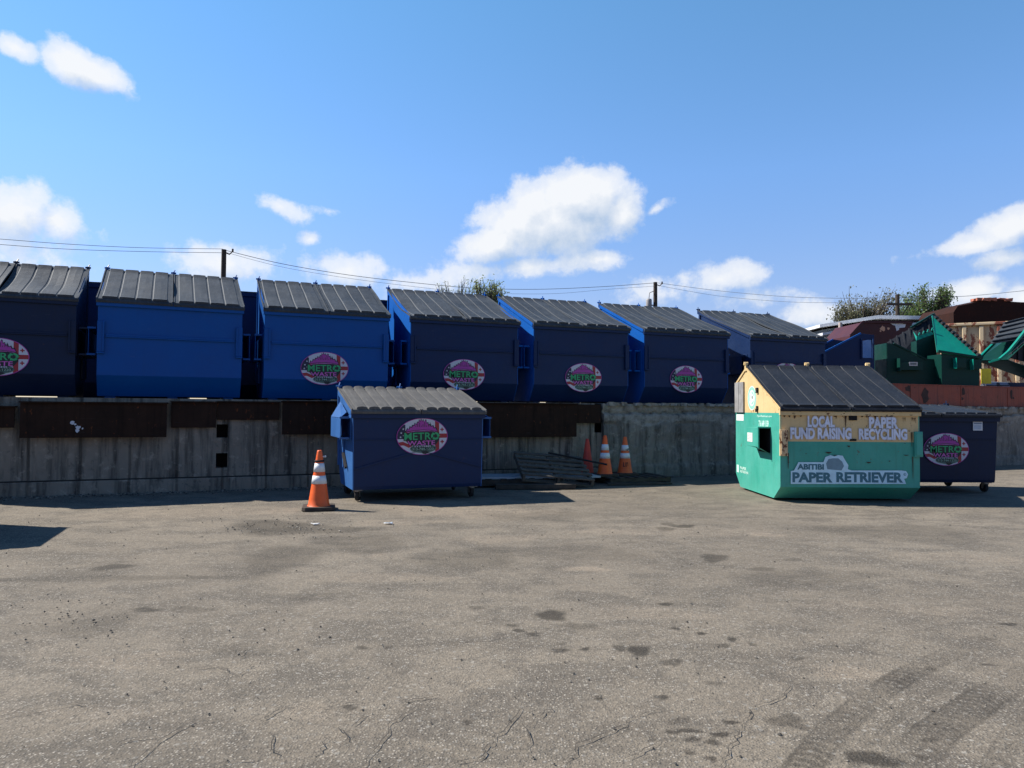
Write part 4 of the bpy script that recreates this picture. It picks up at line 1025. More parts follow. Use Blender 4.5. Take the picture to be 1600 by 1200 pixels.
    for fx in (-h - .004, .0, h + .004):
        g = MB(); g.box(fx - .016, fx + .016, pk[0] - .02, pk[0] + .05, pk[1] - .06, pk[1] + .07); g.tube([(fx - .03, pk[0] + .02, pk[1] + .06), (fx + .03, pk[0] + .02, pk[1] + .06)], .026, 10)
        g.build('hinge', YEL, root, bevel=.004)
    return root
green_bin()

# ------------------------------------------------------------------ traffic cones
ORG = plain('orange_cone_plastic', (.85, .125, .018), .5, var=.12); ORG2 = plain('faded_orange_plastic', (.72, .13, .03), .6, var=.2); REDC = plain('red_cone_plastic', (.62, .06, .035), .6, var=.15)
BASE = plain('recycled_rubber_base', (.055, .042, .032), .9, var=.3); REFL = plain('white_reflective_collar', (.72, .74, .76), .45, var=.08)
def cone(loc, rz, lab, mat=ORG, hh=.71, bands=True, ring=False, tilt=0.0, base=True, marks=False):
    root = empty('traffic_cone', loc, rz); tag(root, lab, 'traffic cone', 'orange traffic cones'); root.rotation_euler = (tilt, 0, rz)
    rb, rt = .125, .028
    rad = lambda t: rb + (rt - rb) * t
    m = MB(); z0 = .03
    prof = [(rb + .02, z0 + .001), (rb + .012, z0 + .012), (rb, z0 + .03)] + [(rad(t), z0 + .03 + (hh - z0 - .03) * t) for t in (.1, .2, .3, .4, .5, .6, .7, .8, .9, .97)] + [(rt - .002, hh - .004), (rt - .008, hh), (rt - .012, hh - .004), (rt - .011, hh - .05), (0, hh - .06)]
    m.lathe(prof, 32); m.build('cone_body', mat, root)
    if base:
        b = MB(); s = .198; c = .04
        P = [(-s + c, -s), (s - c, -s), (s, -s + c), (s, s - c), (s - c, s), (-s + c, s), (-s, s - c), (-s, -s + c)]
        T = Matrix(((1, 0, 0, 0), (0, 0, -1, 0), (0, 1, 0, 0), (0, 0, 0, 1)))
        vs = [(x, y, .0) for x, y in P] + [(x * .97, y * .97, .040) for x, y in P]
        b.add(vs, [list(range(8))[::-1], [8 + i for i in range(8)]] + [(i, (i + 1) % 8, 8 + (i + 1) % 8, 8 + i) for i in range(8)])
        b.build('base', BASE, root, bevel=.004)
    if bands:
        for (a, b_) in ((.60, .76), (.38, .53)):
            q = MB(); za = z0 + .03 + (hh - z0 - .03) * a; zb_ = z0 + .03 + (hh - z0 - .03) * b_
            q.lathe([(rad(a) + .0005, za), (rad(a) + .004, za), (rad(b_) + .004, zb_), (rad(b_) + .0005, zb_)], 32); q.build('collar', REFL, root)
    if ring:
        q = MB(); a = .80; za = z0 + .03 + (hh - z0 - .03) * a
        q.lathe([(rad(a) + .001, za - .012), (rad(a) + .011, za - .008), (rad(a) + .011, za + .008), (rad(a) + .001, za + .012)], 28); q.build('rubber_ring', RUB, root)
        q = MB(); q.tube([(rad(.87), 0, za + .05), (rad(.87) + .035, -.01, za + .055)], [.010, .013], 10); q.build('peg', REFL, root)
    if marks:
        q = MB(); rnd = random.Random(8)
        def arc(a0, a1, t0, t1):
            n = 4; vs = []
            for t in (t0, t1):
                for i in range(n + 1):
                    an = a0 + (a1 - a0) * i / n; r_ = rad(t) + (.0046 if t0 > .38 else .0012); vs.append((r_ * math.cos(an), r_ * math.sin(an), z0 + .03 + (hh - z0 - .03) * t))
            q.add(vs, [(i, i + 1, n + 2 + i, n + 1 + i) for i in range(n)])
        for (a0, a1, t0, t1) in ((-1.35, -1.0, .60, .64), (-1.2, -.7, .63, .665), (-1.75, -1.5, .585 + .02, .64), (-2.25, -2.1, .16, .27), (-2.25, -1.98, .14, .17), (-1.92, -1.83, .14, .27), (-1.72, -1.62, .14, .27), (-1.72, -1.42, .24, .27), (-1.5, -1.42, .17, .27)):
            arc(a0, a1, t0, t1)
        q.build('scuff_marks', RUB, root)
    return root
pc = atZ(498, 795); cone((pc.x, pc.y, 0), R(14), 'orange cone with two white collars and a black ring, alone on the asphalt in front', ring=True, mat=ORG)

# ------------------------------------------------------------------ pallets and boards by the wall
WOOD = plain('grey_weathered_wood', (.115, .095, .075), .9, var=.35); WOOD2 = plain('dark_damp_wood', (.06, .05, .04), .9, var=.35)
def pallet(M_, lab, mat, name='pallet', L_=1.2, W_=1.0, n=7, hh=.12, skip=()):
    root = empty(name, (0, 0, 0)); root.matrix_world = M_; tag(root, lab, 'pallet', 'wooden pallets by the wall')
    rnd = random.Random(len(lab))
    for k in range(3):
        m = MB(); y = -W_ / 2 + .02 + k * (W_ / 2 - .02); m.box(-L_ / 2, L_ / 2, y - .02, y + .02, .0205, hh - .0205); m.build('stringer', mat, root, bevel=.003)
    for k in range(n):
        x = -L_ / 2 + .05 + k * (L_ - .1) / (n - 1)
        if k not in skip:
            m = MB(); m.box(x - .045, x + .045, -W_ / 2 - rnd.uniform(0, .02), W_ / 2 + rnd.uniform(0, .02), hh - .02, hh, 0, Matrix.Rotation(rnd.uniform(-.02, .02), 4, 'Z')); m.build('deck_board', mat, root, bevel=.002)
    for x in (-L_ / 2 + .05, 0, L_ / 2 - .05):
        m = MB(); m.box(x - .045, x + .045, -W_ / 2, W_ / 2, 0, .02); m.build('bottom_board', mat, root, bevel=.002)
    return root
c1 = atZ(905, 752)
# low skid under the boards
def obj_box(name, lab, cat, cx, cy, z0, lx, ly, lz, rz, mat, tilt=0, group=None, extra=None):
    root = empty(name, (cx, cy, z0), rz); tag(root, lab, cat, group)
    m = MB(); m.box(-lx / 2, lx / 2, -ly / 2, ly / 2, 0, lz); m.build('board', mat, root, bevel=.004); root.rotation_euler = (tilt, 0, rz); return root
pA = atZ(850, 757)
pallet(Matrix.Translation((atY(985, 745, 12.75).x, 12.80, 0)) @ Matrix.Rotation(WA - .05, 4, 'Z'), 'flat dark pallet lying on the asphalt under the two striped cones', WOOD2, L_=1.15, W_=.8, hh=.10)
pallet(Matrix.Translation((atY(800, 750, 12.1).x, 12.08, 0)) @ Matrix.Rotation(R(14), 4, 'Z'), 'flat pallet buried under the pale board beside the dumpster on casters', WOOD2, L_=1.5, W_=.8, hh=.13)
PB = plain('pale_blue_board', (.36, .42, .46), .6, var=.1)
root = empty('board', (atY(842, 740, 12.2).x, 12.16, .132), R(13)); tag(root, 'long pale blue white sheet lying on the flat pallet under the leaning one', 'board')
m = MB(); m.box(-1.10, .95, -.33, .33, 0, .018); m.box(-1.10, .95, -.345, -.3305, -.012, .022, 0); m.build('sheet', PB, root, bevel=.003)
Mt = Matrix.Translation((atY(862, 735, 12.2).x, 12.12, .205)) @ Matrix.Rotation(R(8), 4, 'Z') @ Matrix.Rotation(R(17), 4, 'X') @ Matrix.Rotation(R(5), 4, 'Y') @ Matrix.Rotation(R(90), 4, 'Z')
pallet(Mt, 'broken grey pallet leaning on the pale board, tilted towards the yard', WOOD, L_=1.05, W_=1.15, n=6, hh=.12)
obj_box('plank', 'short thick grey plank lying in front of the flat pallet', 'plank', atZ(835, 758).x, 11.45, 0, 1.25, .14, .07, R(6), WOOD2)
obj_box('plank', 'long thin dark plank poking out to the right of the pallets', 'plank', atZ(1000, 752).x - .1, 12.22, 0, 1.1, .10, .025, R(8), WOOD2)
# long rod on the leaning pallet
m = MB(); m.tube([(0, 0, 0), (.95, -.30, -.17)], .016, 8); rr_ = empty('pipe', (atY(857, 708, 12.35).x, 12.40, .50), 0); tag(rr_, 'thin dark pipe lying across the top of the leaning pallet', 'pipe'); m.build('pipe_body', RUB, rr_)
cone((atY(918, 740, 12.9).x, 12.95, 0), .3, 'plain dull red cone without collars, leftmost of the three by the wall', mat=REDC, bands=False, hh=.72)
cone((atY(944, 738, 12.72).x, 12.62, .101), .25, 'bright orange cone with two white collars standing on the flat pallet', mat=ORG, hh=.69)
cone((atY(976, 736, 12.9).x, 12.86, .101), .2, 'dirty orange cone with black scuffs on its collar, rightmost of the three by the wall', mat=ORG2, hh=.66, marks=True)

# ------------------------------------------------------------------ things behind, at the right
def rel(root, px, py, Y): return atY(px, py, Y) - root.location
# low open navy bin with its side to the yard
def low_bin():
    root = empty('dumpster', (atY(1330, 560, 17.4).x, 17.4, ZP)); tag(root, 'low open navy dumpster turned sideways right of the navy dumpster row', 'dumpster')
    F, B_ = 17.4, 19.0; f = lambda x, y, Y=F: rel(root, x, y, Y)
    xl, xm, xr = f(1288, 0 + 550).x, f(1345, 521).x, f(1366, 523).x; zl, zm, zr = f(1288, 550).z, f(1345, 521).z, f(1366, 523).z
    q0, q1 = f(1347, 530).x, f(1361, 530).x; z1, z0 = f(1350, 531).z, f(1350, 559).z
    m = MB()
    for y in (0, 1.5):                        # side plates, with the sleeve window cut through
        m.prismy([(xl, .02), (q0, .02), (q0, zm), (xm, zm), (xl, zl)] if q0 > xm else [(xl, .02), (q0, .02), (q0, zm), (xl, zl)], y, y + .012)
        m.prismy([(q0, .02), (q1, .02), (q1, z0), (q0, z0)], y, y + .012); m.prismy([(q0, z1), (q1, z1), (q1, zr), (q0, zm)], y, y + .012)
        m.prismy([(q1, .02), (xr, .02), (xr, zr), (q1, zr)], y, y + .012)
        m.bar((xl, y + .006, zl), (xm, y + .006, zm), .05, .04, 1)
    m.box(xl + .001, xl + .012, .013, 1.499, .02, zl); m.box(xl, xr, .013, 1.499, .02, .03)
    m.build('body', [NAVY, BLUE], root, bevel=.003)
    m = MB(); m.box(q1 + .01, q1 + .03, -.08, .9, z0 - .02, z1 + .02); m.box(q0 - .04, q0 - .01, -.05, -.001, z0 - .03, z1 + .03); m.build('sleeve', NAVY, root, bevel=.003)
low_bin()
GP = 'green dumpsters jumbled behind the red beam'
def green_open():
    root = empty('dumpster', (atY(1430, 560, 17.6).x, 17.6, ZP)); tag(root, 'dark green dumpster turned sideways with a small white plate and raised black lids', 'dumpster', GP)
    f = lambda x, y, Y=17.6: rel(root, x, y, Y)
    P = [f(1386, 580), f(1386, 536), f(1396, 537), f(1440, 560), f(1474, 562), f(1474, 580)]
    pl = [(p.x, p.z) for p in P]; pl[0] = (pl[0][0], .02); pl[-1] = (pl[-1][0], .02)
    m = MB()
    m.prismy(pl, 0, .012); m.prismy(pl, 1.4, 1.412)
    m.box(pl[0][0], pl[0][0] + .012, .013, 1.399, .02, pl[1][1]); m.box(pl[-1][0] - .012, pl[-1][0], .013, 1.399, .02, pl[-2][1]); m.box(pl[0][0], pl[-1][0], .013, 1.399, .02, .03)
    m.bar((pl[2][0], -.012, pl[2][1] + .01), (pl[3][0] + .12, -.012, pl[3][1] + .01 - .04), .03, .035)
    m.build('body', DGREEN, root, bevel=.003)
    a = f(1401, 567); b = f(1436, 579)
    m = MB(); m.box(a.x, b.x, -.17, -.16, b.z, a.z); m.box(a.x, b.x, -.16, -.002, a.z - .008, a.z); m.box(a.x, b.x, -.16, -.002, b.z, b.z + .008); m.box(a.x - .02, a.x - .001, -.19, -.001, b.z - .03, a.z + .10); m.build('sleeve', DGREEN, root, bevel=.003)
    c = f(1428, 568.5, 17.4)
    m = MB(); m.box(-.10, .10, 0, .006, -.045, .045, 0); poly(m, [(-.075, -.022), (.075, -.022), (.075, .022), (-.075, .022)], -.001, 1)
    m.build('name_plate', [plain('plate_white', (.5, .51, .5), .5), plain('plate_grey', (.12, .15, .15), .5)], root, loc=(c.x, -.178, c.z))
    # raised lids, ribbed inner face to the yard
    A, B_, C_, D = f(1387, 534, 18.7), f(1456, 493, 18.9), f(1464, 560, 18.3), f(1396, 570, 18.2)
    m = MB(); m.plate([D, C_, B_, A], .02)
    n = (C_ - D).cross(A - D).normalized()
    for k in range(7):
        t = .06 + k * .14; p = A.lerp(B_, t) - n * .012; q = D.lerp(C_, t) - n * .012
        if n.y > 0: m.bar(p, q, .04, .04, 0)
        else: m.bar(p + n * .03, q + n * .03, .04, .04, 0)
    m.build('lid', LIDB, root, bevel=.003)
    m = MB(); m.bar(A.lerp(B_, .5) + Vector((0, -.05, .02)), B_ + Vector((0, -.05, .02)), .06, .05); m.bar(B_ + Vector((0, -.06, .04)), f(1465, 500, 18.9), .05, .05); m.build('rim', DGREEN, root, bevel=.003)
green_open()
def green_teal():
    root = empty('dumpster', (atY(1500, 560, 17.3).x, 17.3, ZP)); tag(root, 'green dumpster whose sloping teal upper side catches the sun, ribbed lid edge on its right', 'dumpster', GP)
    f = lambda x, y, Y=17.3: rel(root, x, y, Y)
    a, b = f(1471, 550), f(1531, 560)
    m = MB()
    m.prismy([(a.x, .02), (b.x - .05, .02), (b.x, b.z), (a.x, a.z)], 0, .012); m.box(a.x, a.x + .012, .013, 1.4, .02, a.z - .05); m.box(b.x - .08, b.x - .068, .013, 1.4, .02, b.z - .1)
    m.prismy([(a.x, .02), (b.x - .05, .02), (b.x, b.z), (a.x, a.z)], 1.401, 1.413)
    m.bar(a + Vector((-.1, -.03, .02)), b + Vector((.03, -.03, .01)), .06, .05)
    m.build('body', DGREEN, root, bevel=.003)
    for x0, x1, y0_, y1_ in ((1490, 1505, 561, 575), (1516, 1529, 563, 577)):
        p, q = f(x0, y0_), f(x1, y1_); m = MB()
        m.box(p.x, q.x, -.12, -.11, q.z, p.z); m.box(p.x, q.x, -.11, -.002, p.z - .008, p.z); m.box(p.x - .015, p.x - .001, -.14, -.001, q.z - .02, p.z + .02, 1); m.build('sleeve', [DGREEN, TEAL], root, bevel=.003)
    L0, R0, T0 = f(1464, 550, 17.28), f(1531, 560, 17.28), f(1456, 493, 18.6)
    m = MB(); m.plate([L0, R0, T0 + Vector((.14, 0, -.08)), T0], .015); m.plate([T0, T0 + Vector((.14, 0, -.08)), R0 + Vector((0, .15, 0)), L0 + Vector((.1, .15, 0))], .01); m.build('sloping_side', TEAL, root)
    d = (R0 - T0); m = MB()
    for k in range(13):
        p = T0 + d * (.06 + k * .073) + Vector((.05, .05, .03)); m.bar(p, p + d.normalized() * .07 + Vector((0, 0, 0)), .10, .07)
    m.bar(T0 + Vector((.07, .10, .0)), R0 + Vector((.04, .10, .02)), .05, .05)
    m.build('lid', LIDB, root, bevel=.004)
green_teal()
def green_small():
    root = empty('dumpster', (atY(1445, 560, 17.95).x, 17.95, ZP)); tag(root, 'small dark green dumpster with a jagged bright teal rim wedged between the two green ones', 'dumpster', GP)
    f = lambda x, y, Y=17.95: rel(root, x, y, Y)
    a, b, c, d = f(1432, 532), f(1459, 522), f(1464, 556), f(1434, 556)
    m = MB(); m.prismy([(d.x, .02), (c.x, .02), (c.x, c.z), (b.x, b.z), (a.x, a.z)], 0, .012); m.box(d.x, d.x + .012, .013, .3, .02, a.z - .01); m.box(c.x - .012, c.x, .013, .3, .02, c.z); m.build('body', DGREEN, root, bevel=.003)
    m = MB(); e = f(1427, 518, 18.2); m.plate([a, b + Vector((0, 0, .0)), b + Vector((-.05, .02, .07)), a + Vector((.02, .02, .10)), e], .012)
    for k in range(4): p = a.lerp(b, .15 + .25 * k) + Vector((0, .01, .10)); m.bar(p, p + Vector((.03, 0, .07)), .03, .03)
    m.build('rim', TEAL, root)
green_small()
def green_tipped():
    root = empty('dumpster', (atY(1585, 560, 18.6).x, 18.6, ZP)); tag(root, 'green dumpster tipped over at the right photo edge with its grey ribbed lid', 'dumpster', GP)
    f = lambda x, y, Y=18.6: rel(root, x, y, Y)
    m = MB()
    m.plate([f(1526, 563, 19.0), f(1575, 562, 18.5), f(1640, 500, 18.8), f(1640, 480, 19.9), f(1553, 536, 19.9)], .02)
    m.plate([f(1526, 563, 19.0), f(1575, 562, 18.6), f(1640, 585, 18.9), f(1600, 590, 19.3)], .02)
    m.build('body', DGREEN, root)
    rim = [f(1545, 566, 18.5), f(1562, 561, 18.4), f(1576, 549, 18.4), f(1590, 532, 18.4), f(1604, 514, 18.4), f(1640, 480, 18.5)]
    m = MB(); 
    for p, q in zip(rim[:-1], rim[1:]): m.bar(p, q, .09, .05)
    m.bar(f(1526, 563, 18.9), f(1553, 536, 19.8), .06, .06)
    m.build('rim', TEAL, root, bevel=.004)
    A, B_, C_, D = f(1547, 537, 18.9), f(1570, 503, 19.8), f(1660, 480, 19.5), f(1645, 522, 18.6)
    m = MB(); m.plate([A, D, C_, B_], .02)
    n = (D - A).cross(B_ - A).normalized()
    for k in range(5):
        t = .08 + k * .21; p = A.lerp(B_, t) + n * .02; q = D.lerp(C_, t) + n * .02; m.bar(p, q, .14, .03)
    m.build('lid', LID, root, bevel=.004)
    A, B_, C_ = f(1572, 558, 18.7), f(1640, 500, 18.7), f(1640, 575, 18.7)
    m = MB(); m.plate([A, C_, B_], .02)
    for k in range(6): p = A.lerp(C_, .12 + .15 * k); q = A.lerp(B_, .12 + .15 * k); m.bar(p + Vector((0, -.02, 0)), q + Vector((0, -.02, 0)), .04, .04)
    m.build('lid', LIDB, root, bevel=.004)
green_tipped()
g4 = dumpster((atY(1640, 560, 17.9).x + .0, 18.1, ZP), R(4), 'navy dumpster at the right photo edge with pale scribbles on its front', front=NAVY2, side=NAVY2, w_=1.75, d=.9, hf=.62, hr=.66, lids=(0, 0), brackets=False, seed=65, sleeve=(.2, .45, .1, .8, .1), hooks=False, fz=.1, fy=.1, rearfold=.1)
m = MB(); rnd = random.Random(21)
pts_ = [(-.55 + .04 * k + rnd.uniform(-.02, .02), .42 + rnd.uniform(-.09, .09)) for k in range(9)]
for p_, q_ in zip(pts_[:-1], pts_[1:]): m.bar((p_[0], -.018, p_[1]), (q_[0], -.018, q_[1]), .004, .012)
m.build('scribble', plain('scribble_grey', (.14, .15, .19), .6), g4)
q = empty('sign', tuple(atY(1541, 588, 17.9)), 0); q.location.z = ZP; tag(q, 'small yellow notice board between the green dumpsters and the navy one', 'sign')
m = MB(); m.box(-.12, .12, 0, .01, .58, .95); m.build('panel', plain('yellow_notice', (.85, .66, .02), .5), q); m = MB(); m.box(-.012, .012, .011, .03, 0, .9); m.build('post', STEEL, q)
# round grey pipe end
m = MB(); m.tube([(0, 0, 0), (1.6, .9, 0)], .34, 20); q = empty('pipe', (atY(1556, 588, 18.7).x, 18.95, ZP + .34), 0); tag(q, 'short fat grey pipe lying beside the yellow notice board', 'pipe'); m.build('pipe_body', plain('grey_pipe', (.12, .135, .16), .5), q)
m = MB(); m.tube([(0, 0, 0), (1.2, .5, 0)], .40, 20); q = empty('tank', (atY(1372, 545, 18.9).x, 19.3, ZP + .95), 0); tag(q, 'grey round tank between the low navy and dark green dumpsters', 'tank'); m.build('tank_body', plain('grey_tank', (.12, .125, .13), .5), q)
m = MB(); m.box(.1, .2, .1, .4, -.95, -.3); m.box(.9, 1.0, .35, .65, -.95, -.3); m.build('saddle', BROWN, q)

# rusty cream roll off container with ribs
def rolloff():
    m_, nt, b, t = newmat('flaking_cream_paint')
    n = noisen(nt, scaled(nt, t, (1, 1, .55)), 3.2, 9, .68, .3); n2_ = noisen(nt, t, 12, 5)
    c = mixc(nt, rampn(nt, n.outputs[0], [(.51, 0.0), (.53, 1.0)]), (.66, .50, .30), mixc(nt, n2_.outputs[0], (.20, .05, .025), (.30, .09, .05)))
    nt.links.new(c, b.inputs['Base Color']); b.inputs['Roughness'].default_value = .7; bump(nt, b, n.outputs[0], .5, .01)
    cx = atY(1482, 520, 21.5).x
    root = empty('roll_off_container', (atY(1474, 520, 25).x, 25, ZP), R(-28)); tag(root, 'rusty cream ribbed roll off container behind the green dumpsters', 'container')
    hh = atY(1530, 500, 23.5).z - ZP
    m = MB(); m.box(0, 6, 0, 2.4, .15, hh - .06); m.build('body', m_, root)
    for k in range(13):
        r = MB(); x = .05 + k * .49; r.box(x, x + .13, -.12, -.001, .15, hh - .08); r.build('rib', m_, root, bevel=.02)
    r = MB(); r.box(-.05, 6.05, -.14, 2.45, hh - .0595, hh + .04); r.build('top_rail', m_, root, bevel=.02)
    r = MB(); r.box(.2, .4, 0.1, 2.3, 0, .149); r.box(5.6, 5.8, .1, 2.3, 0, .149); r.build('skid', BROWN, root)
    # dark container stacked behind
    c2 = atY(1490, 500, 29); z1 = atY(1600, 471, 29).z - ZP
    root = empty('roll_off_container', (c2.x, 29, ZP), R(4)); tag(root, 'tall dark brown container with a bent torn top edge behind the cream one', 'container')
    m = MB(); top = [(0, z1 - .45), (.18, z1 - .2), (.75, z1 - .08), (1.35, z1 + .10), (1.9, z1 + .12), (2.3, z1 + .02), (2.8, z1 + .0), (7, z1)]
    m.prismy([(0, 0.0)] + [(7, 0.0)] + top[::-1], 0, 2.2); m.build('body', BROWN, root)
    rnd = random.Random(12); r = MB()
    for k in range(26):
        x = rnd.uniform(1.0, 2.4); a = rnd.uniform(.08, .22); z = z1 + .06 + .05 * rnd.random(); y = rnd.uniform(0, .4)
        r.add([(x + sx * a * rnd.uniform(.5, 1.3), y + sy * .1, z + sz_ * .07 * rnd.uniform(.4, 1.2)) for sz_ in (-1, 1) for sy in (-1, 1) for sx in (-1, 1)], [(0, 2, 3, 1), (4, 5, 7, 6), (0, 1, 5, 4), (2, 6, 7, 3), (0, 4, 6, 2), (1, 3, 7, 5)])
    o = r.build('torn_metal', plain('orange_rust', (.38, .12, .07), .8, var=.4), root); o['kind'] = 'stuff'
rolloff()

# maroon container and pale roofed shed
def behind():
    c = atY(1328, 515, 24); z1 = atY(1370, 503.5, 24).z - ZP
    root = empty('container', (c.x, 24, ZP), R(3)); tag(root, 'maroon open container with a pale graffiti spot below the white roof', 'container')
    wd = atY(1428, 510, 24).x - c.x
    m = MB(); m.prismy([(0, 0), (wd, 0), (wd, z1), (wd * .20, z1), (0, z1 - .45)], 0, 1.8); m.build('body', MAROON, root)
    m = MB(); m.bar((wd * .2, -.03, z1 + .01), (wd, -.03, z1 + .01), .05, .07); m.bar((0, -.03, z1 - .44), (wd * .2, -.03, z1 + .01), .05, .07); m.build('top_rail', MAROON, root)
    q = MB(); rnd = random.Random(3)
    for (px, py, r_) in ((1381, 513, .10), (1390, 513, .05), (1377, 517, .03)):
        cx = atY(px, py, 24).x - c.x; cz = atY(px, py, 24).z - ZP
        poly(q, [(cx + r_ * rnd.uniform(.6, 1.1) * math.cos(2 * PI * i / 10), cz + r_ * rnd.uniform(.6, 1.1) * math.sin(2 * PI * i / 10)) for i in range(10)], -.003, 0)
    for (px, py, w2, h2) in ((1402, 505, .45, .12), (1408, 509, .35, .14), (1404, 512, .12, .2)):
        cx = atY(px, py, 24).x - c.x; cz = atY(px, py, 24).z - ZP
        poly(q, [(cx - w2 * .6, cz + h2 * .4), (cx - w2 * .2, cz - h2 * .5), (cx + w2 * .5, cz - h2 * .3), (cx + w2 * .6, cz + h2 * .5)], -.004 - px * 1e-6, 1)
    q.build('graffiti', [plain('graffiti_orange', (.7, .35, .2), .6), plain('graffiti_white', (.7, .7, .7), .6)], root)
    # shed
    Y = 36
    A = atY(1285, 510, Y); B = atY(1520, 505, Y)
    root = empty('shed', (A.x, Y, ZP), 0); tag(root, 'low grey shed with white roof trim far behind the maroon container', 'building')
    wd = B.x - A.x; zl = atY(1290, 512, Y).z - ZP; zt = atY(1375, 499, Y).z - ZP
    m = MB(); m.prismy([(0, 0), (wd, 0), (wd, zt - .1), (2.6, zt - .12), (0, zl - .1)], 0, 6); m.build('wall', plain('shed_wall', (.16, .18, .18), .8), root)
    m = MB(); m.prismy([(-.25, zl - .02), (2.6, zt), (wd + .2, zt - .05), (wd + .2, zt + .12), (2.6, zt + .17), (-.25, zl + .12)], -.3, 6.2); m.build('roof_trim', plain('white_trim', (.75, .75, .74), .6), root)
    m = MB(); m.prismy([(-.5, zl - .5), (2.2, zt - .42), (4.0, zt - .40), (4.0, zt - .30), (2.2, zt - .32), (-.5, zl - .38)], -1.2, -.301); m.build('eave', plain('eave_white', (.70, .70, .70), .6), root)
    m = MB(); m.tube([(.3, -1.3, zl + .1), (.3, -1.3, zl - .9)], .09, 8); m.build('vent_pipe', plain('vent_rust', (.5, .4, .35), .6), root)
behind()

# ------------------------------------------------------------------ trees
BARK = plain('bark', (.10, .08, .06), .9, var=.3)
def leafmat(name, c1_, c2_):
    m, nt, b, t = newmat(name)
    n = noisen(nt, t, 1.3, 4); n2_ = noisen(nt, t, 9, 2)
    c = mixc(nt, mth(nt, 'MULTIPLY_ADD', n2_.outputs[0], .6, mth(nt, 'MULTIPLY_ADD', n.outputs[0], 1.0, -.3), clamp=True), c1_, c2_)
    nt.links.new(c, b.inputs['Base Color']); b.inputs['Roughness'].default_value = .6
    tr = nt.nodes.new('ShaderNodeBsdfTranslucent'); nt.links.new(c, tr.inputs[0]); mx = nt.nodes.new('ShaderNodeMixShader'); mx.inputs[0].default_value = .35
    o = nt.nodes['Material Output']; nt.links.new(b.outputs[0], mx.inputs[1]); nt.links.new(tr.outputs[0], mx.inputs[2]); nt.links.new(mx.outputs[0], o.inputs[0])
    return m
def tree(px0, px1, pyt, Y, lab, mat, seed, twigs=220, leaves=12, ls=.16, bare=0.0, zb=ZP):
    rnd = random.Random(seed)
    a = atY(px0, pyt, Y); b = atY(px1, pyt, Y); cx = (a.x + b.x) / 2; rx = (b.x - a.x) / 2; ht = a.z - zb
    root = empty('tree', (cx, Y, zb)); tag(root, lab, 'tree', 'trees beyond the yard')
    t = MB(); lv = MB()
    rz_ = min(.4 * ht, rx * .85); cz = ht - rz_ * .92
    t.tube([(0, 0, 0), (.1, 0, ht * .25), (-.05, .1, ht * .45), (.05, 0, ht * .8)], [.22, .17, .12, .03], 8)
    blobs = [(rnd.uniform(-.75, .75) * rx, rnd.uniform(-.6, .6) * rx, cz + rnd.uniform(-.7, .75) * rz_, rnd.uniform(.22, .5)) for _ in range(16)]
    for k in range(twigs):
        bb = rnd.choice(blobs); d = Vector((rnd.gauss(0, 1), rnd.gauss(0, 1), rnd.gauss(0, 1))).normalized()
        e = Vector((bb[0], bb[1], bb[2])) + Vector((d.x * rx * bb[3], d.y * rx * bb[3], d.z * rz_ * bb[3] * 1.2)) * rnd.uniform(.3, 1.05)
        s = Vector((0, 0, ht * rnd.uniform(.3, .6))).lerp(e, rnd.uniform(.35, .7)); mid = s.lerp(e, .5) + Vector((rnd.uniform(-.2, .2), rnd.uniform(-.2, .2), rnd.uniform(-.25, .1)))
        if e.z > ht: e.z = ht - rnd.random() * .3
        t.tube([s, mid, e], [.03, .02, .008], 3, caps=False)
        if k % 9 == 0: t.tube([(0, 0, ht * rnd.uniform(.25, .45)), s * .6 + Vector((0, 0, ht * .18)), s], [.07, .05, .03], 5, caps=False)
        if rnd.random() < bare: continue
        for q in range(leaves):
            p = mid.lerp(e, rnd.random() ** .6 * 1.1) + Vector((rnd.gauss(0, .16), rnd.gauss(0, .16), rnd.gauss(0, .13)))
            u = Vector((rnd.gauss(0, 1), rnd.gauss(0, 1), rnd.gauss(0, 1))).normalized(); v = u.cross(Vector((rnd.gauss(0, 1), rnd.gauss(0, 1), rnd.gauss(0, 1)))).normalized()
            l_ = ls * rnd.uniform(.5, 1.2); lv.add([p - u * l_ * .5, p + v * l_ * .28, p + u * l_ * .5, p - v * l_ * .28], [(0, 1, 2, 3)])
    t.build('trunk', BARK, root); lv.build('crown', mat, root)
LF1 = leafmat('olive_leaves', (.12, .13, .06), (.24, .23, .12)); LF2 = leafmat('green_leaves', (.08, .14, .035), (.18, .26, .08)); LF3 = leafmat('spring_leaves', (.18, .23, .07), (.33, .38, .15))
tree(1283, 1395, 447, 50, 'half bare olive tree left of the cross armed pole', LF1, 2, 700, 8, .18, .35)
tree(1402, 1494, 448, 52, 'leafy green tree right of the cross armed pole', LF2, 5, 620, 11, .19, .1)
tree(1380, 1440, 478, 56, 'thin pinkish bare tree just behind the cross armed pole', leafmat('bud_leaves', (.16, .11, .08), (.22, .16, .12)), 8, 200, 5, .18, .3)
tree(728, 792, 438, 42, 'small bright green treetop showing between two dumpster lids', LF3, 3, 260, 8, .14, .2)
tree(668, 750, 432, 46, 'twiggy nearly bare treetop left of the small bright one', LF3, 13, 240, 5, .13, .45)

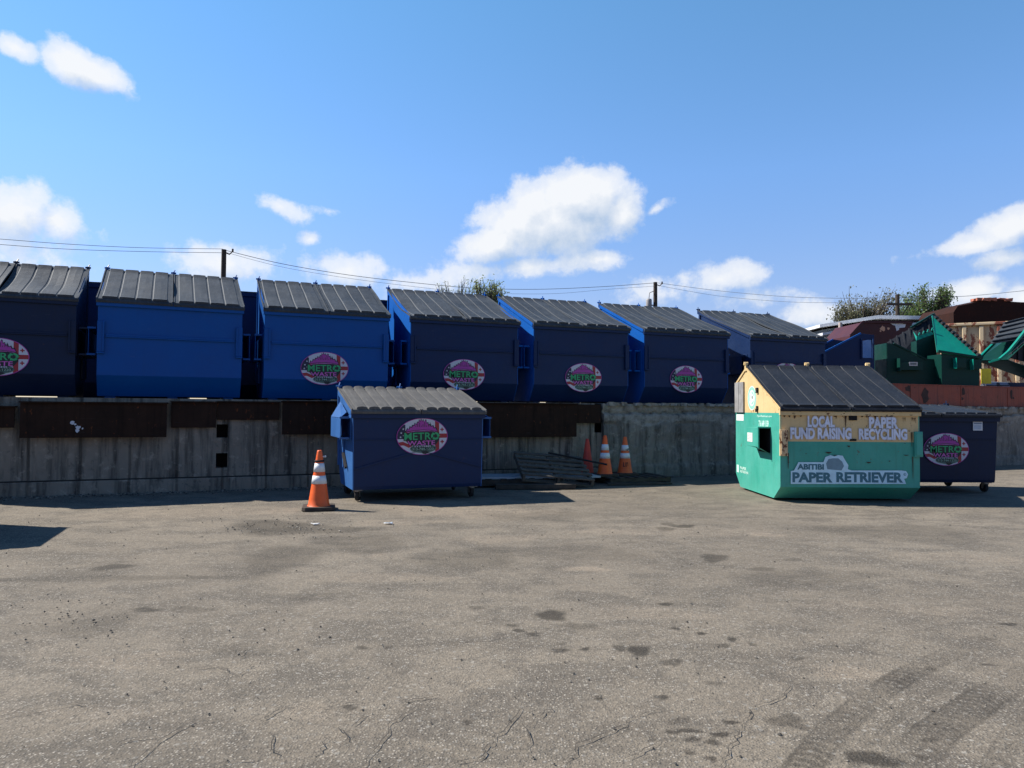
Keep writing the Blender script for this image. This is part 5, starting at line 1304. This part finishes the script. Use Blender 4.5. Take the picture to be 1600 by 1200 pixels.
# ------------------------------------------------------------------ utility poles and wires
POLE = plain('pole_wood', (.055, .040, .030), .9, var=.25)
def upole(px, pyt, Y, lab, r=.16, arm=None, trans=False, insul=True):
    tp = atY(px, pyt, Y); root = empty('utility_pole', (tp.x, Y, ZP)); tag(root, lab, 'utility pole', 'wooden utility poles beyond the yard')
    ht = tp.z - ZP
    m = MB(); m.tube([(0, 0, 0), (0, 0, ht)], [r * 1.25, r], 10); m.build('pole_shaft', POLE, root)
    if arm:
        z = atY(px, arm[2], Y).z - ZP; xa = atY(arm[0], arm[2], Y).x - tp.x; xb = atY(arm[1], arm[2], Y).x - tp.x
        m = MB(); m.box(xa, xb, -r - .11, -r - .001, z - .07, z + .07); m.bar((xb * .8, -r - .05, z - .07), (0.02, -r - .05, z - .9), .05, .05); m.build('cross_arm', POLE, root)
    if insul:
        m = MB(); m.tube([(0, 0, ht - .15), (.35, 0, ht - .3), (.55, 0, ht - .1)], .04, 6); m.tube([(.55, 0, ht - .15), (.55, 0, ht + .05)], .06, 8); m.build('insulator', POLE, root)
    if trans:
        m = MB(); m.lathe([(0, ht - 2.2), (.22, ht - 2.2), (.24, ht - 2.1), (.24, ht - 1.5), (.2, ht - 1.4), (0, ht - 1.35)], 14, 0, Matrix.Translation((-.55, -.1, 0)))
        m.tube([(-.55, -.1, ht - 1.4), (-.5, -.1, ht - .9), (-.1, 0, ht - .7)], .035, 6); m.box(-.4, 0, -.05, .05, ht - 1.95, ht - 1.85); m.build('transformer', plain('grey_transformer', (.3, .28, .27), .6), root)
    return tp
upole(350, 390, 46, 'dark utility pole rising over the bright blue dumpster, leftmost of three', .15)
upole(1024, 441, 60, 'utility pole with a grey transformer standing over the navy dumpsters', .16, trans=True)
upole(1402, 460, 44, 'utility pole with a wooden cross arm standing between the trees', .12, arm=(1383, 1421, 476), insul=False)
WIRE = plain('wire', (.05, .05, .05), .7)
def wire(pts, lab, r=.014, name='power_line'):
    P = [atY(*q) for q in pts]; out_ = []
    for i in range(len(P) - 1):
        p0 = P[max(i - 1, 0)]; p1 = P[i]; p2 = P[i + 1]; p3 = P[min(i + 2, len(P) - 1)]
        for k in range(8):
            t = k / 8; out_.append(.5 * ((2 * p1) + (p2 - p0) * t + (2 * p0 - 5 * p1 + 4 * p2 - p3) * t * t + (3 * p1 - p0 - 3 * p2 + p3) * t ** 3))
    out_.append(P[-1]); m = MB(); m.tube(out_, r, 5)
    o = m.build(name, WIRE); tag(o, lab, 'power line', 'power lines between the poles')
wire([(-60, 370, 38), (0, 373.5, 39), (100, 381, 41), (220, 387, 43), (348, 389, 46)], 'upper power line left of the leftmost pole')
wire([(-60, 378, 38), (0, 382, 39), (100, 389, 41), (220, 393, 43), (348, 395, 46)], 'lower power line left of the leftmost pole')
wire([(352, 391, 46), (440, 412, 48), (540, 429, 50), (640, 441, 52), (740, 450, 54), (840, 452, 56), (940, 448, 58), (1024, 442, 60)], 'heavy power line dipping between leftmost and middle poles', .018)
wire([(352, 394, 46), (440, 417, 48), (540, 434, 50), (640, 447, 52), (740, 457, 54), (860, 459, 56), (950, 452, 58), (1024, 447, 60)], 'thin power line hanging lowest between leftmost and middle poles', .010)
wire([(1028, 442, 60), (1120, 454, 61), (1220, 463, 55), (1310, 466, 50), (1402, 465, 44)], 'upper power line from the transformer pole to the cross arm pole')
wire([(1028, 446, 60), (1120, 462, 61), (1220, 471, 55), (1310, 473, 50), (1402, 471, 44)], 'lower power line from the transformer pole to the cross arm pole', .011)
wire([(1402, 465, 44), (1450, 464, 45), (1520, 462, 46), (1640, 450, 48)], 'power line leaving the cross arm pole to the right')

# small litter on the asphalt
def litter(px, py, r_, lab, mat):
    p_ = atZ(px, py); rnd = random.Random(px); m = MB()
    vs = [(r_ * rnd.uniform(.6, 1.2) * math.cos(2 * PI * i / 8) * 1.7, r_ * rnd.uniform(.6, 1.2) * math.sin(2 * PI * i / 8), rnd.uniform(.0, .012)) for i in range(8)]
    top = [(v[0] * .9, v[1] * .9, v[2] + .006) for v in vs]
    m.add(vs + top, [list(range(8))[::-1], [8 + i for i in range(8)]] + [(i, (i + 1) % 8, 8 + (i + 1) % 8, 8 + i) for i in range(8)])
    o = m.build('litter', mat, None, loc=(p_.x, p_.y, -.002)); tag(o, lab, 'litter')
litter(608, 818, .032, 'crumpled pale blue wrapper on the asphalt in front of the dumpster on casters', plain('wrapper', (.5, .56, .62), .4))
litter(492, 819, .03, 'flattened white scrap on the asphalt below the front cone', plain('scrap', (.65, .63, .6), .6))
litter(1583, 722, .05, 'small crushed white cup on the ground behind the navy dumpster at right', WHITE)
